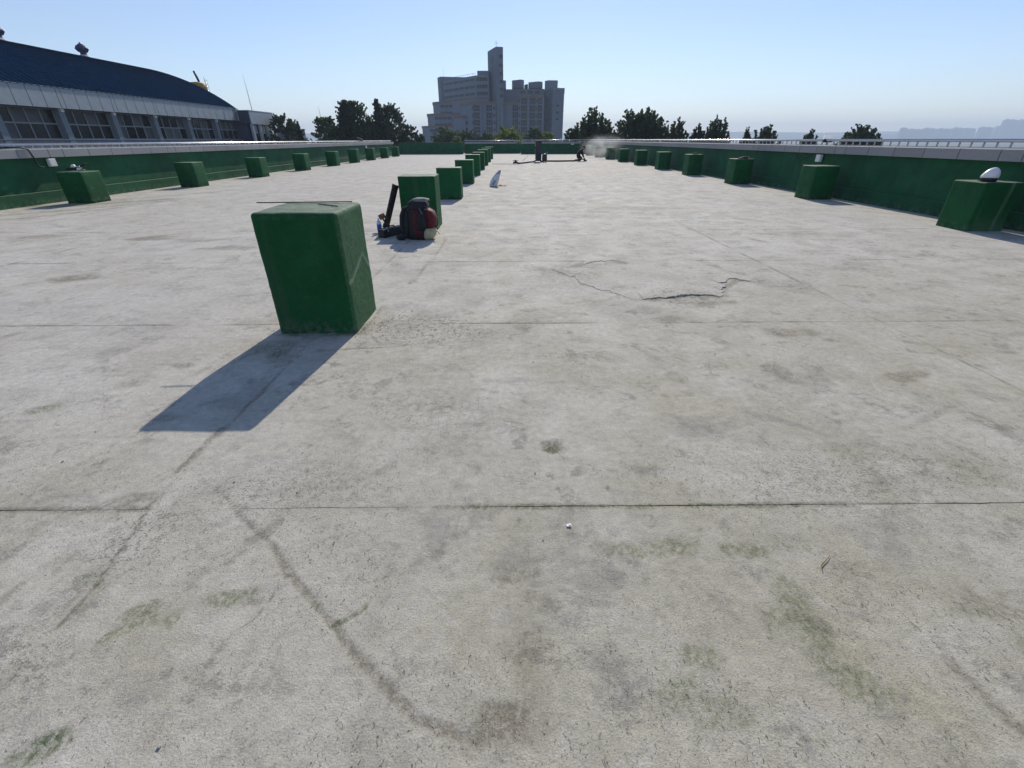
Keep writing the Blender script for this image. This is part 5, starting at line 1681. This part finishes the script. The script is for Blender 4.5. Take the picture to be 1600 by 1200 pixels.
GA = 'hazy apartment blocks on the far skyline'
def far_block(px0, px1, h_, label, d0=2600):
    h_ = 1.35 + (h_ - 1.35) * d0 / 1400
    X0, X1 = (px0 - 791) * .001257 * d0 , (px1 - 791) * .001257 * d0
    t_ = thing('apartment_block', label, 'apartment block', ((X0 + X1) / 2, d0, -13), 0, GA)
    wd = X1 - X0
    b_ = MB(); b_.box((0, 10, (h_ + 13) / 2), (wd, 16, h_ + 13)); b_.build('wall', M['far_wall'], t_)
    b_ = MB(); b_.box((-wd * .25, 10, h_ + 13 + 2), (wd * .25, 8, 4)); b_.box((wd * .2, 10, h_ + 13 + 1.3), (wd * .2, 8, 2.6)); b_.build('roof_plant', M['far_wall'], t_)
    b_ = MB()
    for k in range(int((h_ + 10) / 3)):
        b_.box((0, 1.85, 1.5 + k * 3), (wd * .9, .4, 1.3))
    s_ = b_.build('window_band', M['apt_glass'], t_)
hz = [(1404, 1413, 25.5, 'leftmost block of the hazy skyline row'), (1416, 1436, 22.6, 'hazy long block next to the leftmost skyline block'), (1439, 1458, 24.6, 'third hazy block of the low skyline row'),
      (1461, 1482, 23.6, 'hazy block in the middle of the low skyline row'), (1485, 1501, 25.6, 'hazy block just right of the middle of the skyline row'),
      (1504, 1520, 24.0, 'hazy block before the notch in the skyline row'), (1527, 1547, 26.6, 'last low block of the skyline before the tall hazy ones')]
for a in hz: far_block(*a)
far_block(1560, 1579, 44.5, 'taller left one of the two hazy tower blocks at the right edge')
far_block(1583, 1597, 44.0, 'right one of the two hazy tower blocks at the right edge')
far_block(1599, 1625, 37.0, 'hazy tower block cut off by the right image edge')
far_block(1552, 1564, 28.5, 'short hazy block at the foot of the tall skyline pair', 2680)

GS = 'pale sheds on the plain beyond the right rail'
def shed(x, y, wd, dp, h_, label, rz=0.0):
    t_ = thing('shed', label, 'shed', (x, y, -13), rz, GS)
    b_ = MB(); b_.box((0, 0, h_ / 2), (wd, dp, h_)); b_.build('wall', M['far_wall'], t_)
    b_ = MB(); vv = [(-wd / 2 - .5, -dp / 2 - .5, h_), (wd / 2 + .5, -dp / 2 - .5, h_), (wd / 2 + .5, 0, h_ + 2.5), (-wd / 2 - .5, 0, h_ + 2.5), (wd / 2 + .5, dp / 2 + .5, h_), (-wd / 2 - .5, dp / 2 + .5, h_)]
    b_.add(vv, [(0, 1, 2, 3), (3, 2, 4, 5), (0, 3, 5), (1, 4, 2)]); b_.build('roof', M['shed_roof'], t_)
shed(238, 255, 20, 12, 3.5, 'pale shed with bright roof seen between the rail posts at far right', .3)
shed(222, 262, 12, 10, 3.0, 'smaller pale shed left of the bright roofed one', .2)
shed(300, 352, 26, 14, 4.5, 'long pale shed behind the bright roofed one', .1)
shed(262, 360, 22, 12, 4.0, 'pale shed standing alone farther left on the plain', .15)

# a car park row and scrub on the plain
hzb = MB()
hzb.box((0, 1900, 48), (8600, 4800, 124))
mt = bpy.data.materials.new('haze_air'); mt.use_nodes = True
t = mt.node_tree; t.nodes.clear()
o_ = t.nodes.new('ShaderNodeOutputMaterial'); pv = t.nodes.new('ShaderNodeVolumePrincipled')
pv.inputs['Color'].default_value = (.66, .80, 1.0, 1)
pv.inputs['Density'].default_value = HAZE_DENSITY
pv.inputs['Anisotropy'].default_value = .1
t.links.new(pv.outputs[0], o_.inputs['Volume'])
o = hzb.build('haze', mt)
o['kind'] = 'stuff'
